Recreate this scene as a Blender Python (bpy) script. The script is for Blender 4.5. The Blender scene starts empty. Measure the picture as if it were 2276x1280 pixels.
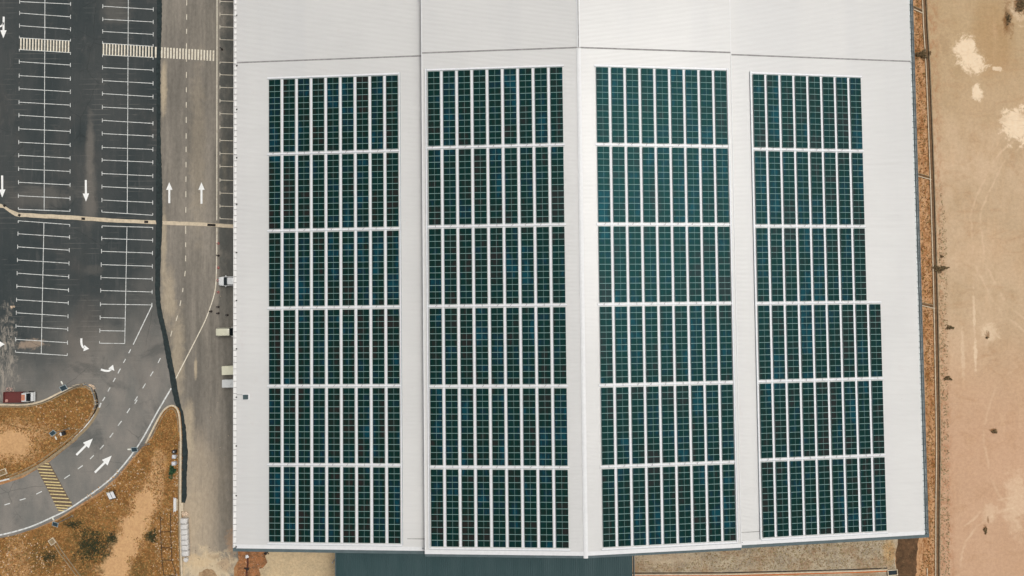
import bpy, bmesh, math, random
from mathutils import Vector, Matrix
random.seed(7)
R=math.radians
S=bpy.context.scene
C=S.collection
ZR=17.2                                    # ridge height above the ground
# ---------------------------------------------------------------- camera
F=1500.0
CAM=Vector((-14.102,-0.3929,108.3634+ZR)); ROT=(0.0308,-0.0257,-0.0111)
cd=bpy.data.cameras.new('camera'); cam=bpy.data.objects.new('camera',cd); C.objects.link(cam)
cam.location=CAM; cam.rotation_euler=ROT
cd.sensor_fit='HORIZONTAL'; cd.sensor_width=36; cd.lens=36*F/2276; cd.clip_end=5000; cd.clip_start=1
S.camera=cam
from mathutils import Euler
RM=Euler(ROT).to_matrix()
def G(px,py,z=0.0):
    "ground position of a point surveyed on the photograph"
    d=RM@Vector(((px-1138)/F,-(py-640)/F,-1.0))
    t=(z-CAM.z)/d.z
    p=CAM+d*t
    return Vector((p.x,p.y,z))
# ---------------------------------------------------------------- helpers
def tag(o,label=None,cat=None,group=None,kind=None):
    if label: o['label']=label
    if cat: o['category']=cat
    if group: o['group']=group
    if kind: o['kind']=kind
    return o
def empty(name,loc=(0,0,0),rot=(0,0,0),**k):
    o=bpy.data.objects.new(name,None); C.objects.link(o); o.location=loc; o.rotation_euler=rot
    o.empty_display_size=.5
    return tag(o,**k)
def obj(name,bm,mats,parent=None,loc=None,rot=None,smooth=False):
    me=bpy.data.meshes.new(name)
    bmesh.ops.recalc_face_normals(bm,faces=bm.faces[:])
    if smooth:
        for f in bm.faces: f.smooth=True
    bm.to_mesh(me); bm.free()
    for m in (mats if isinstance(mats,(list,tuple)) else [mats]): me.materials.append(m)
    o=bpy.data.objects.new(name,me); C.objects.link(o)
    if parent: o.parent=parent
    if loc: o.location=loc
    if rot: o.rotation_euler=rot
    return o
def box(bm,x0,x1,y0,y1,z0,z1,mi=0,M=None):
    v=[Vector((x,y,z)) for z in (z0,z1) for y in (y0,y1) for x in (x0,x1)]
    if M: v=[M@q for q in v]
    v=[bm.verts.new(q) for q in v]
    for a in ((0,2,3,1),(4,5,7,6),(0,1,5,4),(2,6,7,3),(0,4,6,2),(1,3,7,5)):
        f=bm.faces.new([v[i] for i in a]); f.material_index=mi
def tube(bm,pts,r,n=6,mi=0,r2=None):
    pts=[Vector(p) for p in pts]; rings=[]
    for i,p in enumerate(pts):
        d=(pts[min(i+1,len(pts)-1)]-pts[max(i-1,0)]).normalized()
        a=d.cross(Vector((0,0,1)))
        if a.length<1e-3: a=Vector((1,0,0))
        a.normalize(); b=d.cross(a)
        rr=r if r2 is None else r+(r2-r)*i/(len(pts)-1)
        rings.append([bm.verts.new(p+(a*math.cos(t)+b*math.sin(t))*rr) for t in [2*math.pi*k/n for k in range(n)]])
    for q,s in zip(rings,rings[1:]):
        for k in range(n):
            f=bm.faces.new((q[k],q[(k+1)%n],s[(k+1)%n],s[k])); f.material_index=mi
    for q in (rings[0],rings[-1]):
        f=bm.faces.new(q); f.material_index=mi
def lathe(bm,prof,n=16,c=(0,0,0),mi=0):
    rings=[[bm.verts.new((c[0]+r*math.cos(2*math.pi*k/n),c[1]+r*math.sin(2*math.pi*k/n),c[2]+z)) for k in range(n)] for r,z in prof]
    for q,s in zip(rings,rings[1:]):
        for k in range(n):
            f=bm.faces.new((q[k],q[(k+1)%n],s[(k+1)%n],s[k])); f.material_index=mi
    for q in (rings[0],rings[-1]):
        f=bm.faces.new(q); f.material_index=mi
def flat(bm,pts,z=None,mi=0):
    "a flat painted or laid patch; pts are world points"
    vs=[bm.verts.new((p[0],p[1],z if z is not None else p[2])) for p in pts]
    f=bm.faces.new(vs); f.material_index=mi; return f
def rough(pts,step=6,amp=1.2,closed=True,seed=1):
    "ragged outline: subdivide and jitter"
    rn=random.Random(seed); out=[]; n=len(pts)
    for i in range(n if closed else n-1):
        a=pts[i]; b=pts[(i+1)%n]; L=math.hypot(b[0]-a[0],b[1]-a[1]); k=max(1,int(L/step))
        for j in range(k):
            t=j/k; ja=amp if j else amp*.3
            out.append((a[0]+(b[0]-a[0])*t+rn.uniform(-ja,ja),a[1]+(b[1]-a[1])*t+rn.uniform(-ja,ja)))
    if not closed: out.append(pts[-1])
    return out
def sheet(name,px,z,m,thick=0.0,rg=None,parent=None,kind='structure'):
    "a sheet of ground laid at height z, outline in survey points"
    if rg: px=rough(px,*rg)
    bm=bmesh.new(); P=[G(x,y,0) for x,y in px]
    f=flat(bm,P,z)
    if f.normal.z<0: f.normal_flip()
    if thick:
        r=bmesh.ops.extrude_face_region(bm,geom=[f]); 
        for v in [e for e in r['geom'] if isinstance(e,bmesh.types.BMVert)]: v.co.z=z-thick
    o=obj(name,bm,m,parent)
    if not parent: tag(o,kind=kind)
    return o
def ribbon(bm,pts,w,z0,z1=None,mi=0):
    "band of width w along world points; z1 given = a raised kerb"
    n=len(pts); L=[];Rr=[]
    for i,p in enumerate(pts):
        a=Vector(pts[max(i-1,0)][:2]); b=Vector(pts[min(i+1,n-1)][:2]); d=(b-a).normalized(); nn=Vector((-d.y,d.x))
        q=Vector(p[:2]); L.append(q+nn*w/2); Rr.append(q-nn*w/2)
    if z1 is None:
        l=[bm.verts.new((q.x,q.y,z0)) for q in L]; r=[bm.verts.new((q.x,q.y,z0)) for q in Rr]
        for i in range(n-1): f=bm.faces.new((r[i],r[i+1],l[i+1],l[i])); f.material_index=mi
    else:
        rings=[]
        for q,s in zip(L,Rr):
            rings.append([bm.verts.new((q.x,q.y,z0)),bm.verts.new((s.x,s.y,z0)),bm.verts.new((s.x,s.y,z1)),bm.verts.new((q.x,q.y,z1))])
        for a,b in zip(rings,rings[1:]):
            for k in range(4): f=bm.faces.new((a[k],a[(k+1)%4],b[(k+1)%4],b[k])); f.material_index=mi
        for a in (rings[0],rings[-1]): f=bm.faces.new(a); f.material_index=mi
def gl(px,z=0): return [G(x,y,z) for x,y in px]
def smoothpts(px,k=4):
    out=[];n=len(px)
    for i in range(n-1):
        p0=px[max(i-1,0)];p1=px[i];p2=px[i+1];p3=px[min(i+2,n-1)]
        for j in range(k):
            t=j/k
            out.append(tuple(.5*((2*p1[c])+(-p0[c]+p2[c])*t+(2*p0[c]-5*p1[c]+4*p2[c]-p3[c])*t*t+(-p0[c]+3*p1[c]-3*p2[c]+p3[c])*t**3) for c in (0,1)))
    out.append(px[-1]); return out
# ---------------------------------------------------------------- materials
class NT:
    def __init__(s,name,rough=.8,metal=0,spec=.4):
        s.m=bpy.data.materials.new(name); s.m.use_nodes=True; s.t=s.m.node_tree; s.N=s.t.nodes
        s.b=s.N['Principled BSDF']; s.b.inputs['Roughness'].default_value=rough; s.b.inputs['Metallic'].default_value=metal
        s.b.inputs['Specular IOR Level'].default_value=spec
        s._pos=None
    def new(s,t,**k):
        n=s.N.new(t)
        for a,v in k.items(): setattr(n,a,v)
        return n
    def set(s,sock,v):
        if isinstance(v,bpy.types.NodeSocket): s.t.links.new(v,sock)
        elif isinstance(v,(tuple,list)) and len(v)==3 and sock.type=='RGBA': sock.default_value=(*v,1)
        else: sock.default_value=v
    def pos(s):
        if not s._pos: s._pos=s.new('ShaderNodeNewGeometry').outputs['Position']
        return s._pos
    def noise(s,scale,detail=4,rough=.6,stretch=(1,1,1),rot=0,dist=0,vec=None,off=(0,0,0)):
        mp=s.new('ShaderNodeMapping'); mp.inputs['Scale'].default_value=stretch; mp.inputs['Rotation'].default_value=(0,0,rot); mp.inputs['Location'].default_value=off
        s.t.links.new(vec or s.pos(),mp.inputs['Vector'])
        n=s.new('ShaderNodeTexNoise'); n.inputs['Scale'].default_value=scale; n.inputs['Detail'].default_value=detail; n.inputs['Roughness'].default_value=rough; n.inputs['Distortion'].default_value=dist
        s.t.links.new(mp.outputs[0],n.inputs['Vector']); return n.outputs['Fac']
    def vor(s,scale,stretch=(1,1,1)):
        mp=s.new('ShaderNodeMapping'); mp.inputs['Scale'].default_value=stretch; s.t.links.new(s.pos(),mp.inputs['Vector'])
        n=s.new('ShaderNodeTexVoronoi'); n.inputs['Scale'].default_value=scale; s.t.links.new(mp.outputs[0],n.inputs['Vector']); return n.outputs['Distance']
    def ramp(s,f,a,b,lo=0,hi=1,smooth=True):
        n=s.new('ShaderNodeMapRange'); n.interpolation_type='SMOOTHSTEP' if smooth else 'LINEAR'
        s.set(n.inputs['Value'],f)
        for k,v in (('From Min',a),('From Max',b),('To Min',lo),('To Max',hi)): n.inputs[k].default_value=v
        return n.outputs['Result']
    def math(s,op,a,b=0.0,c=0.0):
        n=s.new('ShaderNodeMath',operation=op); s.set(n.inputs[0],a); s.set(n.inputs[1],b); s.set(n.inputs[2],c); return n.outputs[0]
    def mix(s,f,a,b,mode='MIX'):
        n=s.new('ShaderNodeMix',data_type='RGBA',blend_type=mode); s.set(n.inputs[0],f); s.set(n.inputs[6],a); s.set(n.inputs[7],b); return n.outputs[2]
    def xyz(s):
        n=s.new('ShaderNodeSeparateXYZ'); s.t.links.new(s.pos(),n.inputs[0]); return n.outputs
    def blob(s,px,py,rx,ry,soft=.5,wob=.35,wscale=.25):
        "stain mask: soft-edged ragged ellipse; centre and radii from the survey (12 units = 1 m)"
        c=G(px,py); x=s.xyz(); 
        dx=s.math('DIVIDE',s.math('SUBTRACT',x[0],c.x),rx/12); dy=s.math('DIVIDE',s.math('SUBTRACT',x[1],c.y),ry/12)
        d=s.math('SQRT',s.math('ADD',s.math('MULTIPLY',dx,dx),s.math('MULTIPLY',dy,dy)))
        w=s.math('MULTIPLY',s.math('SUBTRACT',s.noise(min(1.2,max(wscale,9.0/max(rx,ry))),7,.72,off=(px,py,0),dist=.6),.5),wob*6)
        return s.ramp(s.math('ADD',d,w),1+soft/2,1-soft/2)
    def bump(s,h,strength=.5,dist=.05):
        n=s.new('ShaderNodeBump'); n.inputs['Strength'].default_value=strength; n.inputs['Distance'].default_value=dist
        s.set(n.inputs['Height'],h); s.t.links.new(n.outputs[0],s.b.inputs['Normal'])
    def out(s,col): s.set(s.b.inputs['Base Color'],col); return s.m
def srgb(r,g,b):
    f=lambda c:(c/255/12.92) if c/255<=.04045 else ((c/255+.055)/1.055)**2.4
    return (f(r),f(g),f(b))
K=.93
def col(r,g,b,k=K): return tuple(c*k for c in srgb(r,g,b))   # colour seen under the flat overcast light
def plain(name,c,rough=.6,metal=0,var=.12,scale=2.0,spec=.4):
    n=NT(name,rough,metal,spec); f=n.noise(scale,5,.65); d=tuple(x*(1-var) for x in c); l=tuple(min(1,x*(1+var)) for x in c)
    return n.out(n.mix(n.ramp(f,.3,.7),d,l))
# asphalt (parking lot and curved road share the surfacing; dust film differs from place to place)
def m_asphalt():
    n=NT('asphalt',.9,spec=.15); x=n.xyz()
    base=n.mix(n.ramp(n.noise(.12,5,.6,(1,.35,1)),.3,.7),col(58,65,66),col(76,79,78))
    # dust carried by traffic on the curved road
    a=G(170,560);b=G(290,840); dx=b.x-a.x; dy=b.y-a.y; L2=dx*dx+dy*dy
    t=n.math('ADD',n.math('MULTIPLY',n.math('SUBTRACT',x[0],a.x),dx/L2),n.math('MULTIPLY',n.math('SUBTRACT',x[1],a.y),dy/L2))
    t=n.math('ADD',t,n.math('MULTIPLY',n.math('SUBTRACT',n.noise(.08,4,.6),.5),.7))
    dust=n.mix(n.ramp(n.noise(.25,6,.65,(1,.5,1),R(40)),.3,.72),col(118,117,112),col(142,136,128))
    c=n.mix(n.ramp(t,.25,1.05),base,dust)
    # brownish stain fields among the bays
    c=n.mix(n.math('MULTIPLY',n.ramp(n.noise(.07,5,.65,(1,.5,1),0,.4,off=(3,9,0)),.5,.72),.4),c,col(100,94,88))
    for bx,by,rx,ry,k in ((200,330,9,70,.5),(200,440,14,60,.45),(205,600,22,10,.2),(100,440,60,30,.35),(258,20,30,40,.3),(200,780,50,60,.35)):
        c=n.mix(n.math('MULTIPLY',n.blob(bx,by,rx,ry,1.1,.4,.2),k),c,col(134,127,118))
    c=n.mix(n.math('MULTIPLY',n.blob(12,800,26,90,.9,.6,.5),n.ramp(n.noise(.9,6,.75,(1.6,.5,1),R(-35),1.2),.4,.62)),c,col(158,150,138))
    c=n.mix(n.math('MULTIPLY',n.blob(70,766,26,9,.8,.6,.6),.7),c,col(170,150,130))
    c=n.mix(n.math('MULTIPLY',n.ramp(n.noise(1.1,6,.75,(1,.12,1)),.52,.75),.25),c,col(125,122,118))
    c=n.mix(n.math('MULTIPLY',n.ramp(n.noise(.9,5,.7,(.1,1,1),off=(5,1,0)),.55,.8),.18),c,col(40,46,48))
    # dry tyre scuffs
    w=n.new('ShaderNodeTexWave',wave_type='RINGS'); mp=n.new('ShaderNodeMapping'); q=G(380,760); mp.inputs['Location'].default_value=(-q.x+9,-q.y+6,0)
    n.t.links.new(n.pos(),mp.inputs['Vector']); n.t.links.new(mp.outputs[0],w.inputs['Vector']); w.inputs['Scale'].default_value=.33; w.inputs['Distortion'].default_value=.6
    m=n.math('MULTIPLY',n.ramp(w.outputs['Fac'],.93,1.0),n.math('MULTIPLY',n.ramp(n.noise(.2,3),.5,.65),.18))
    c=n.mix(m,c,col(165,160,152))
    vo=n.new('ShaderNodeTexVoronoi',feature='DISTANCE_TO_EDGE'); vo.inputs['Scale'].default_value=.13; mp2=n.new('ShaderNodeMapping')
    vv=n.new('ShaderNodeVectorMath',operation='ADD'); nn=n.new('ShaderNodeTexNoise'); nn.inputs['Scale'].default_value=.5; nn.inputs['Detail'].default_value=5
    n.t.links.new(n.pos(),nn.inputs['Vector']); n.t.links.new(n.pos(),vv.inputs[0]); n.t.links.new(nn.outputs['Color'],vv.inputs[1]); n.t.links.new(vv.outputs[0],vo.inputs['Vector'])
    c=n.mix(n.math('MULTIPLY',n.ramp(vo.outputs['Distance'],.012,.0),n.ramp(n.noise(.1,3,off=(4,4,0)),.5,.6,0,.4)),c,col(44,48,48))
    c=n.mix(n.ramp(n.noise(.5,7,.75,(1,.7,1),0,.8,off=(7,7,0)),.56,.76,0,.4),c,col(112,108,102))
    c=n.mix(n.ramp(n.noise(.16,5,.7,(1,1,1),0,.5,off=(17,7,0)),.54,.7,0,.35),c,col(50,58,60))
    c=n.mix(n.ramp(n.noise(6,3,.7),.7,.8,0,.5),c,col(120,118,112))
    sp=n.noise(9,2,.6); c=n.mix(.35,c,n.mix(n.ramp(sp,.3,.7),(.35,.35,.35),(.65,.65,.65)),'OVERLAY')
    n.bump(n.noise(18,3,.7),.3,.01)
    return n.out(c)
def m_dustroad():
    n=NT('dusty_asphalt',.95,spec=.15); x=n.xyz()
    c=n.mix(n.ramp(n.noise(.5,6,.65,(1,.08,1)),.3,.7),col(118,113,104),col(152,144,132))
    c=n.mix(n.math('MULTIPLY',n.ramp(n.noise(.1,5,.6,(1,.4,1)),.4,.7),.5),c,col(108,104,98))
    q=G(440,1130); q0=G(440,820)
    t=n.math('ADD',n.ramp(x[1],q0.y,q.y,0,1),n.math('MULTIPLY',n.math('SUBTRACT',n.noise(.2,6,.7,(1,.35,1)),.5),1.3))
    xl=G(412,1000).x; xr=G(505,1000).x
    side=n.ramp(x[0],xl+3.2,xr-.5,1,.35)
    c=n.mix(n.math('MULTIPLY',n.ramp(t,.1,1.1),side),c,col(176,161,140))
    # pale dust kept against the dark strip
    for bx,by,rx,ry,k in ((364,200,6,60,.8),(364,540,6,80,.6),(375,660,14,60,.6),(395,790,14,90,.5),(418,960,12,60,.7),(435,815,3,22,.8),(500,350,6,50,.5),(440,330,16,180,.25)):
        c=n.mix(n.math('MULTIPLY',n.blob(bx,by,rx,ry,1.2,.4,.35),k),c,col(192,176,150))
    # warehouse shade painted into the asphalt colour, patchy along the bays by the wall
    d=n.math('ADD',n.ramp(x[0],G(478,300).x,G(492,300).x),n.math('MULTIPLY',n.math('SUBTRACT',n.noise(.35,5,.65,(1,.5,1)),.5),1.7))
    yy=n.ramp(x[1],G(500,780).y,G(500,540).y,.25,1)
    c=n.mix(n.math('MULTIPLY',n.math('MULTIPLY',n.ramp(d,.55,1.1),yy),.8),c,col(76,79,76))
    c=n.mix(n.math('MULTIPLY',n.math('MULTIPLY',n.ramp(x[0],G(500,900).x,G(516,900).x),n.ramp(n.noise(.3,5,.7,(1,.3,1)),.35,.6)),.35),c,col(104,102,96))
    c=n.mix(n.ramp(n.noise(2.4,6,.75,(1,.07,1),off=(2,0,0)),.5,.75,0,.35),c,col(92,88,84))
    c=n.mix(n.ramp(n.noise(1.3,6,.78,(1,.6,1),off=(9,4,0)),.62,.72,0,.3),c,col(180,166,148))
    for bx,by,rx,ry,k,cc in ((465,1262,54,34,.9,(208,188,156)),(440,1248,26,14,.6,(210,184,146)),(515,1200,10,30,.6,(170,138,108)),(500,1255,16,12,.5,(160,132,104)),(478,1238,12,7,.5,(150,126,100)),(430,1150,16,60,.4,(190,172,146)),(505,1080,5,30,.4,(150,142,130))):
        c=n.mix(n.math('MULTIPLY',n.blob(bx,by,rx,ry,.9,.6,.6),k),c,col(*cc))
    sp=n.noise(2.0,8,.8,(1,.5,1),off=(6,1,0)); c=n.mix(.35,c,n.mix(n.ramp(sp,.3,.7),(.3,.3,.3),(.7,.7,.7)),'OVERLAY')
    n.bump(n.noise(14,3,.7),.3,.01)
    return n.out(c)
def m_dirt(name,a,b,c3,scale=.5,pale=None):
    n=NT(name,.95,spec=.15)
    c=n.mix(n.ramp(n.noise(scale,8,.72,dist=.4),.32,.66),a,b)
    c=n.mix(n.ramp(n.noise(scale*5,6,.75,off=(4,2,0)),.5,.72,0,.75),c,c3)
    c=n.mix(n.ramp(n.noise(scale*11,4,.8,off=(1,7,0)),.55,.7,0,.55),c,tuple(x*.62 for x in a))
    if pale: c=pale(n,c)
    sp=n.noise(2.2,8,.82,off=(6,1,0)); c=n.mix(.45,c,n.mix(n.ramp(sp,.3,.7),(.28,.28,.28),(.72,.72,.72)),'OVERLAY')
    n.bump(n.noise(5,6,.75),.6,.08)
    return n.out(c)
def island_extra(n,c):
    grn=col(72,66,38); tan=col(208,166,120)
    for bx,by,rx,ry,k in ((25,985,62,42,.85),(60,960,60,22,.45)):
        c=n.mix(n.math('MULTIPLY',n.blob(bx,by,rx,ry,.9,.5,.4),k),c,tan)
    # sandy track across the lower plot
    for bx,by,rx,ry,k in ((345,1080,20,50,.75),(322,1120,28,40,.9),(300,1170,34,34,.95),(275,1215,36,34,.95),(255,1262,40,34,.95),(355,1035,16,32,.55),(40,1245,26,46,.5)):
        c=n.mix(n.math('MULTIPLY',n.blob(bx,by,rx,ry,.55,.35,.5),k),c,tan)
    for bx,by,rx,ry,k in ((205,1215,38,44,.85),(250,1195,10,12,.7),(165,1150,30,20,.35),(100,1235,40,30,.6),(338,1192,13,13,.8),(310,1265,16,20,.5),(150,890,60,12,.25)):
        c=n.mix(n.math('MULTIPLY',n.blob(bx,by,rx,ry,.9,.6,.6),k),c,grn)
    v=n.ramp(n.vor(2.3),.0,.16,1,0); c=n.mix(n.math('MULTIPLY',v,n.ramp(n.noise(.4,3),.45,.6)),c,col(225,190,150))
    return c
M={}
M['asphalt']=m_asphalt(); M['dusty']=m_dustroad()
M['island']=m_dirt('island_soil',col(116,82,44),col(162,118,68),col(204,162,112),.45,island_extra)
def verge_extra(n,c):
    c=n.mix(n.math('MULTIPLY',n.ramp(n.noise(.8,7,.75,(1,.3,1),off=(3,1,0)),.42,.6),.75),c,col(206,166,126))
    return n.mix(n.math('MULTIPLY',n.ramp(n.noise(1.0,7,.75,(1,.35,1),off=(9,1,0)),.52,.66),.8),c,col(122,76,36))
M['verge']=m_dirt('verge_soil',col(150,100,56),col(196,146,102),col(216,176,138),.35,verge_extra)
def field_extra(n,c):
    x=n.xyz()
    c=n.mix(n.math('MULTIPLY',n.ramp(x[1],G(2200,420).y,G(2200,40).y),.55),c,col(182,156,116))
    c=n.mix(n.math('MULTIPLY',n.ramp(x[1],G(2200,650).y,G(2200,1000).y),.6),c,col(204,160,130))
    c=n.mix(n.math('MULTIPLY',n.blob(2210,90,44,90,1.0,.3,.1),.35),c,col(170,128,76))
    wh=col(240,216,184)
    for bx,by,rx,ry,k,s in ((2145,110,22,32,1,.6),(2163,140,26,26,1,.6),(2172,208,14,15,1,.6),(2264,278,38,38,1,.5),(2240,268,20,10,.6,.4),(2216,153,12,6,.8,.4),(2122,112,4,5,.5,.5),(2168,790,4,40,.6,.8),(2165,700,3,40,.5,.8),(2140,790,4,50,.3,.9),(2200,740,16,20,.5,.8),(2258,1120,26,60,.35,1),(2270,20,24,30,.4,.8),(2200,1140,16,20,.3,1)):
        c=n.mix(n.math('MULTIPLY',n.blob(bx,by,rx,ry,s,.62,.5),k),c,wh)
    for bx,by,rx,ry,k in ((2240,40,10,40,.5),(2270,10,18,20,.8),(2235,46,5,22,.6),(2195,745,5,8,.7),(2210,958,7,6,.8),(2190,1178,4,9,.8),(2196,1155,2,8,.6),(2100,100,10,30,.15)):
        c=n.mix(n.math('MULTIPLY',n.blob(bx,by,rx,ry,.8,.8,.9),k),c,col(122,84,46))
    for bx,by,rx,ry in ((2096,600,5,700),):
        m=n.math('MULTIPLY',n.ramp(x[0],G(2112,640).x,G(2092,640).x),n.ramp(n.noise(1.2,6,.75,(1,.5,1)),.42,.62))
        c=n.mix(n.math('MULTIPLY',m,.5),c,col(168,112,74))
    c=n.mix(n.ramp(n.noise(.5,7,.7,(1,.16,1),R(-4),off=(2,8,0)),.52,.78,0,.4),c,col(222,188,152))
    c=n.mix(n.ramp(n.noise(.28,7,.72,(.5,1,1),R(25),1.0,off=(12,8,0)),.5,.72,0,.4),c,col(176,136,98))
    return c
def m_field():
    n=NT('field_earth',.95,spec=.12)
    c=n.mix(n.ramp(n.noise(.09,6,.6,dist=.3),.3,.7),col(194,168,136),col(210,182,150))
    c=n.mix(n.ramp(n.noise(.35,7,.66,(1,.45,1),R(12),off=(3,3,0)),.42,.75,0,.45),c,col(178,146,108))
    c=n.mix(n.ramp(n.noise(.06,4,.6,off=(30,3,0)),.45,.7,0,.6),c,col(208,176,142))
    c=n.mix(n.ramp(n.noise(2.2,7,.75,off=(8,1,0)),.58,.75,0,.35),c,col(160,122,84))
    c=field_extra(n,c)
    # wheel tracks of plant crossing the earth
    for (cx,cy,rad,k) in ((2290,1290,17.0,.3),(2290,1290,15.2,.3),(2420,520,24.0,.25),(2420,520,22.2,.25),(2390,980,19,.2)):
        g_=G(cx,cy); x=n.xyz(); d=n.math('SQRT',n.math('ADD',n.math('POWER',n.math('SUBTRACT',x[0],g_.x),2.0),n.math('POWER',n.math('SUBTRACT',x[1],g_.y),2.0)))
        d=n.math('ABSOLUTE',n.math('SUBTRACT',n.math('ADD',d,n.math('MULTIPLY',n.noise(.15,3),2.5)),rad))
        c=n.mix(n.math('MULTIPLY',n.math('MULTIPLY',n.ramp(d,.35,.05),n.ramp(n.noise(.3,4),.4,.6)),k*1.6),c,col(226,198,166))
    sp=n.noise(1.7,8,.8,off=(5,5,0)); c=n.mix(.32,c,n.mix(n.ramp(sp,.3,.7),(.33,.33,.33),(.67,.67,.67)),'OVERLAY')
    n.bump(n.noise(1.5,8,.7),.35,.12)
    return n.out(c)
M['field']=m_field()
M['ground']=m_dirt('bare_ground',col(160,112,70),col(200,160,118),col(212,176,140),.25)
def yard_extra(n,c):
    c=n.mix(n.math('MULTIPLY',n.blob(1480,1240,70,14,1,.3,.2),.6),c,col(188,166,138))
    c=n.mix(n.math('MULTIPLY',n.blob(1975,1230,14,26,.9,.4,.4),.8),c,col(206,170,118))
    c=n.mix(n.math('MULTIPLY',n.ramp(n.noise(.22,6,.75,off=(8,2,0)),.46,.64),.6),c,col(150,112,74))
    c=n.mix(n.math('MULTIPLY',n.ramp(n.noise(.3,6,.75,(.5,1,1),off=(28,2,0)),.5,.68),.6),c,col(206,190,162))
    return c
M['yard']=m_dirt('gravel_soil',col(152,138,118),col(190,174,148),col(200,186,160),.3,yard_extra)
M['trench']=m_dirt('trench_soil',col(74,58,42),col(112,84,60),col(134,108,78),.4)
M['red']=m_dirt('red_clay',col(112,82,58),col(178,120,78),col(210,164,120),.9)
M['pale']=m_dirt('pale_sand',col(190,170,138),col(212,188,150),col(176,156,130),.25)
M['rust0']=plain('wet_dark_clay',col(88,52,38),.9,var=.4,scale=3)
M['concrete']=plain('concrete',col(206,190,164),.9,var=.16,scale=1.5)
M['concrete_dim']=plain('weathered_concrete',col(150,132,104),.9,var=.2,scale=1.8)
M['drainbed']=plain('drain_bed',col(116,88,60),.9,var=.25,scale=1.2)
M['gap']=plain('dark_gap',(.02,.018,.015),.9)
def m_fresh():
    n=NT('fresh_asphalt',.75); c=n.mix(n.ramp(n.noise(1.4,6,.75),.3,.7),col(22,33,33),col(44,56,56))
    c=n.mix(n.ramp(n.noise(5,4,.8),.66,.74,0,.7),c,col(120,124,120)); n.bump(n.noise(7,5,.7),.7,.06); return n.out(c)
M['fresh']=m_fresh()
def m_paint(name,a,b):
    n=NT(name,.7); return n.out(n.mix(n.ramp(n.noise(1.6,8,.85),.44,.66,0,.85),a,b))
M['paint']=m_paint('white_road_paint',col(226,228,224,.95),col(150,148,142))
M['paint_new']=plain('fresh_white_paint',col(240,240,236,.97),.7,var=.05)
M['paint_cream']=m_paint('cream_road_paint',col(232,224,204,.95),col(186,170,146))
M['paint_yellow']=m_paint('yellow_road_paint',col(222,202,146,.95),col(170,146,96))
M['hatch']=plain('brown_worn_surface',col(106,90,74),.9,var=.2)
def m_roof():
    n=NT('white_roof_sheet',.30,spec=.6)
    c=n.mix(n.ramp(n.noise(.05,4,.6,(1,1,1)),.3,.7),(.65,.643,.622),(.695,.686,.662))
    c=n.mix(n.ramp(n.noise(.3,5,.7,(.12,6,1)),.45,.8,0,.22),c,(.54,.53,.51))
    c=n.mix(n.ramp(n.noise(1.5,6,.75,(.3,1.5,1),off=(3,5,0)),.66,.8,0,.3),c,(.48,.47,.45))
    c=n.mix(n.ramp(n.noise(.12,3,.5,(1,.02,1),off=(7,3,0)),.45,.6,0,.35),c,(.60,.60,.595))     # sheets from different batches
    c=n.mix(n.ramp(n.noise(.8,6,.8,(.05,2.2,1),off=(1,6,0)),.6,.75,0,.35),c,(.50,.485,.455))   # wash marks running down the ribs
    c=n.mix(n.ramp(n.noise(.35,6,.75,off=(21,4,0)),.6,.78,0,.4),c,(.61,.56,.53))
    c=n.mix(n.ramp(n.noise(3.0,4,.8,(.25,1,1),off=(31,4,0)),.66,.72,0,.4),c,(.46,.45,.43))
    return n.out(c)
M['roof']=m_roof()
M['flash']=plain('white_flashing',(.74,.74,.735),.4,var=.04)
M['walk']=None
def m_walk():
    n=NT('perforated_walkway',.5); c=n.mix(n.ramp(n.noise(7,2,.5,(1,1,1)),.55,.7,0,.6),(.80,.80,.82),(.58,.58,.60)); return n.out(c)
M['walk']=m_walk()
M['tray']=plain('tray_white_metal',(.78,.78,.79),.4,var=.06,scale=3)
M['traydark']=plain('tray_edge_grey',(.42,.46,.48),.4,.3,var=.1)
M['joint']=plain('joint_sealant_grey',(.30,.29,.28),.8,var=.25,scale=1)
M['slate']=plain('slate_fascia_paint',col(92,106,108),.5,var=.12,scale=1)
M['gut_w']=plain('pale_gutter_metal',(.80,.79,.77),.35,var=.06,scale=1.2)
M['gut_b']=plain('blue_grey_gutter_metal',col(206,212,210),.35,.1,var=.22,scale=.6)
M['gut_d']=plain('dark_gutter_lip',col(84,98,102),.5,var=.2)
M['wall']=plain('wall_cladding',(.45,.47,.48),.6)
M['alu']=plain('panel_frame_aluminium',col(136,170,166,.8),.5,0,var=.08,spec=.2)
def m_cell():
    n=NT('solar_cell_glass',.4,0,.135)
    oi=n.new('ShaderNodeObjectInfo')
    nz=n.noise(.42,4,.7,(1,.22,1))
    r=oi.outputs['Random']
    t=n.math('ADD',n.math('MULTIPLY',r,.28),n.math('SUBTRACT',n.math('MULTIPLY',nz,2.3),.66))
    cr=n.new('ShaderNodeValToRGB'); e=cr.color_ramp.elements
    e[0].position=.30; e[0].color=(.019,.014,.012,1); e[1].position=.98; e[1].color=(.004,.042,.058,1)
    for p,c in ((.46,(.008,.017,.012)),(.60,(.004,.018,.013)),(.72,(.004,.023,.019)),(.84,(.006,.018,.028))):
        k=e.new(p); k.color=(*c,1)
    n.t.links.new(t,cr.inputs[0])
    g=n.noise(9,2,.5,(.4,2,1)); c=n.mix(n.ramp(g,.5,.75,0,.25),cr.outputs[0],(.02,.034,.032))
    n.b.inputs['Roughness'].default_value=.34; n.b.inputs['Specular Tint'].default_value=(.22,.85,.95,1)
    return n.out(c)
M['cell']=m_cell()
M['busbar']=plain('panel_middle_bar',col(110,160,155,.8),.5,var=.05)
M['cable']=plain('black_cable',(.05,.04,.05),.6)
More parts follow.
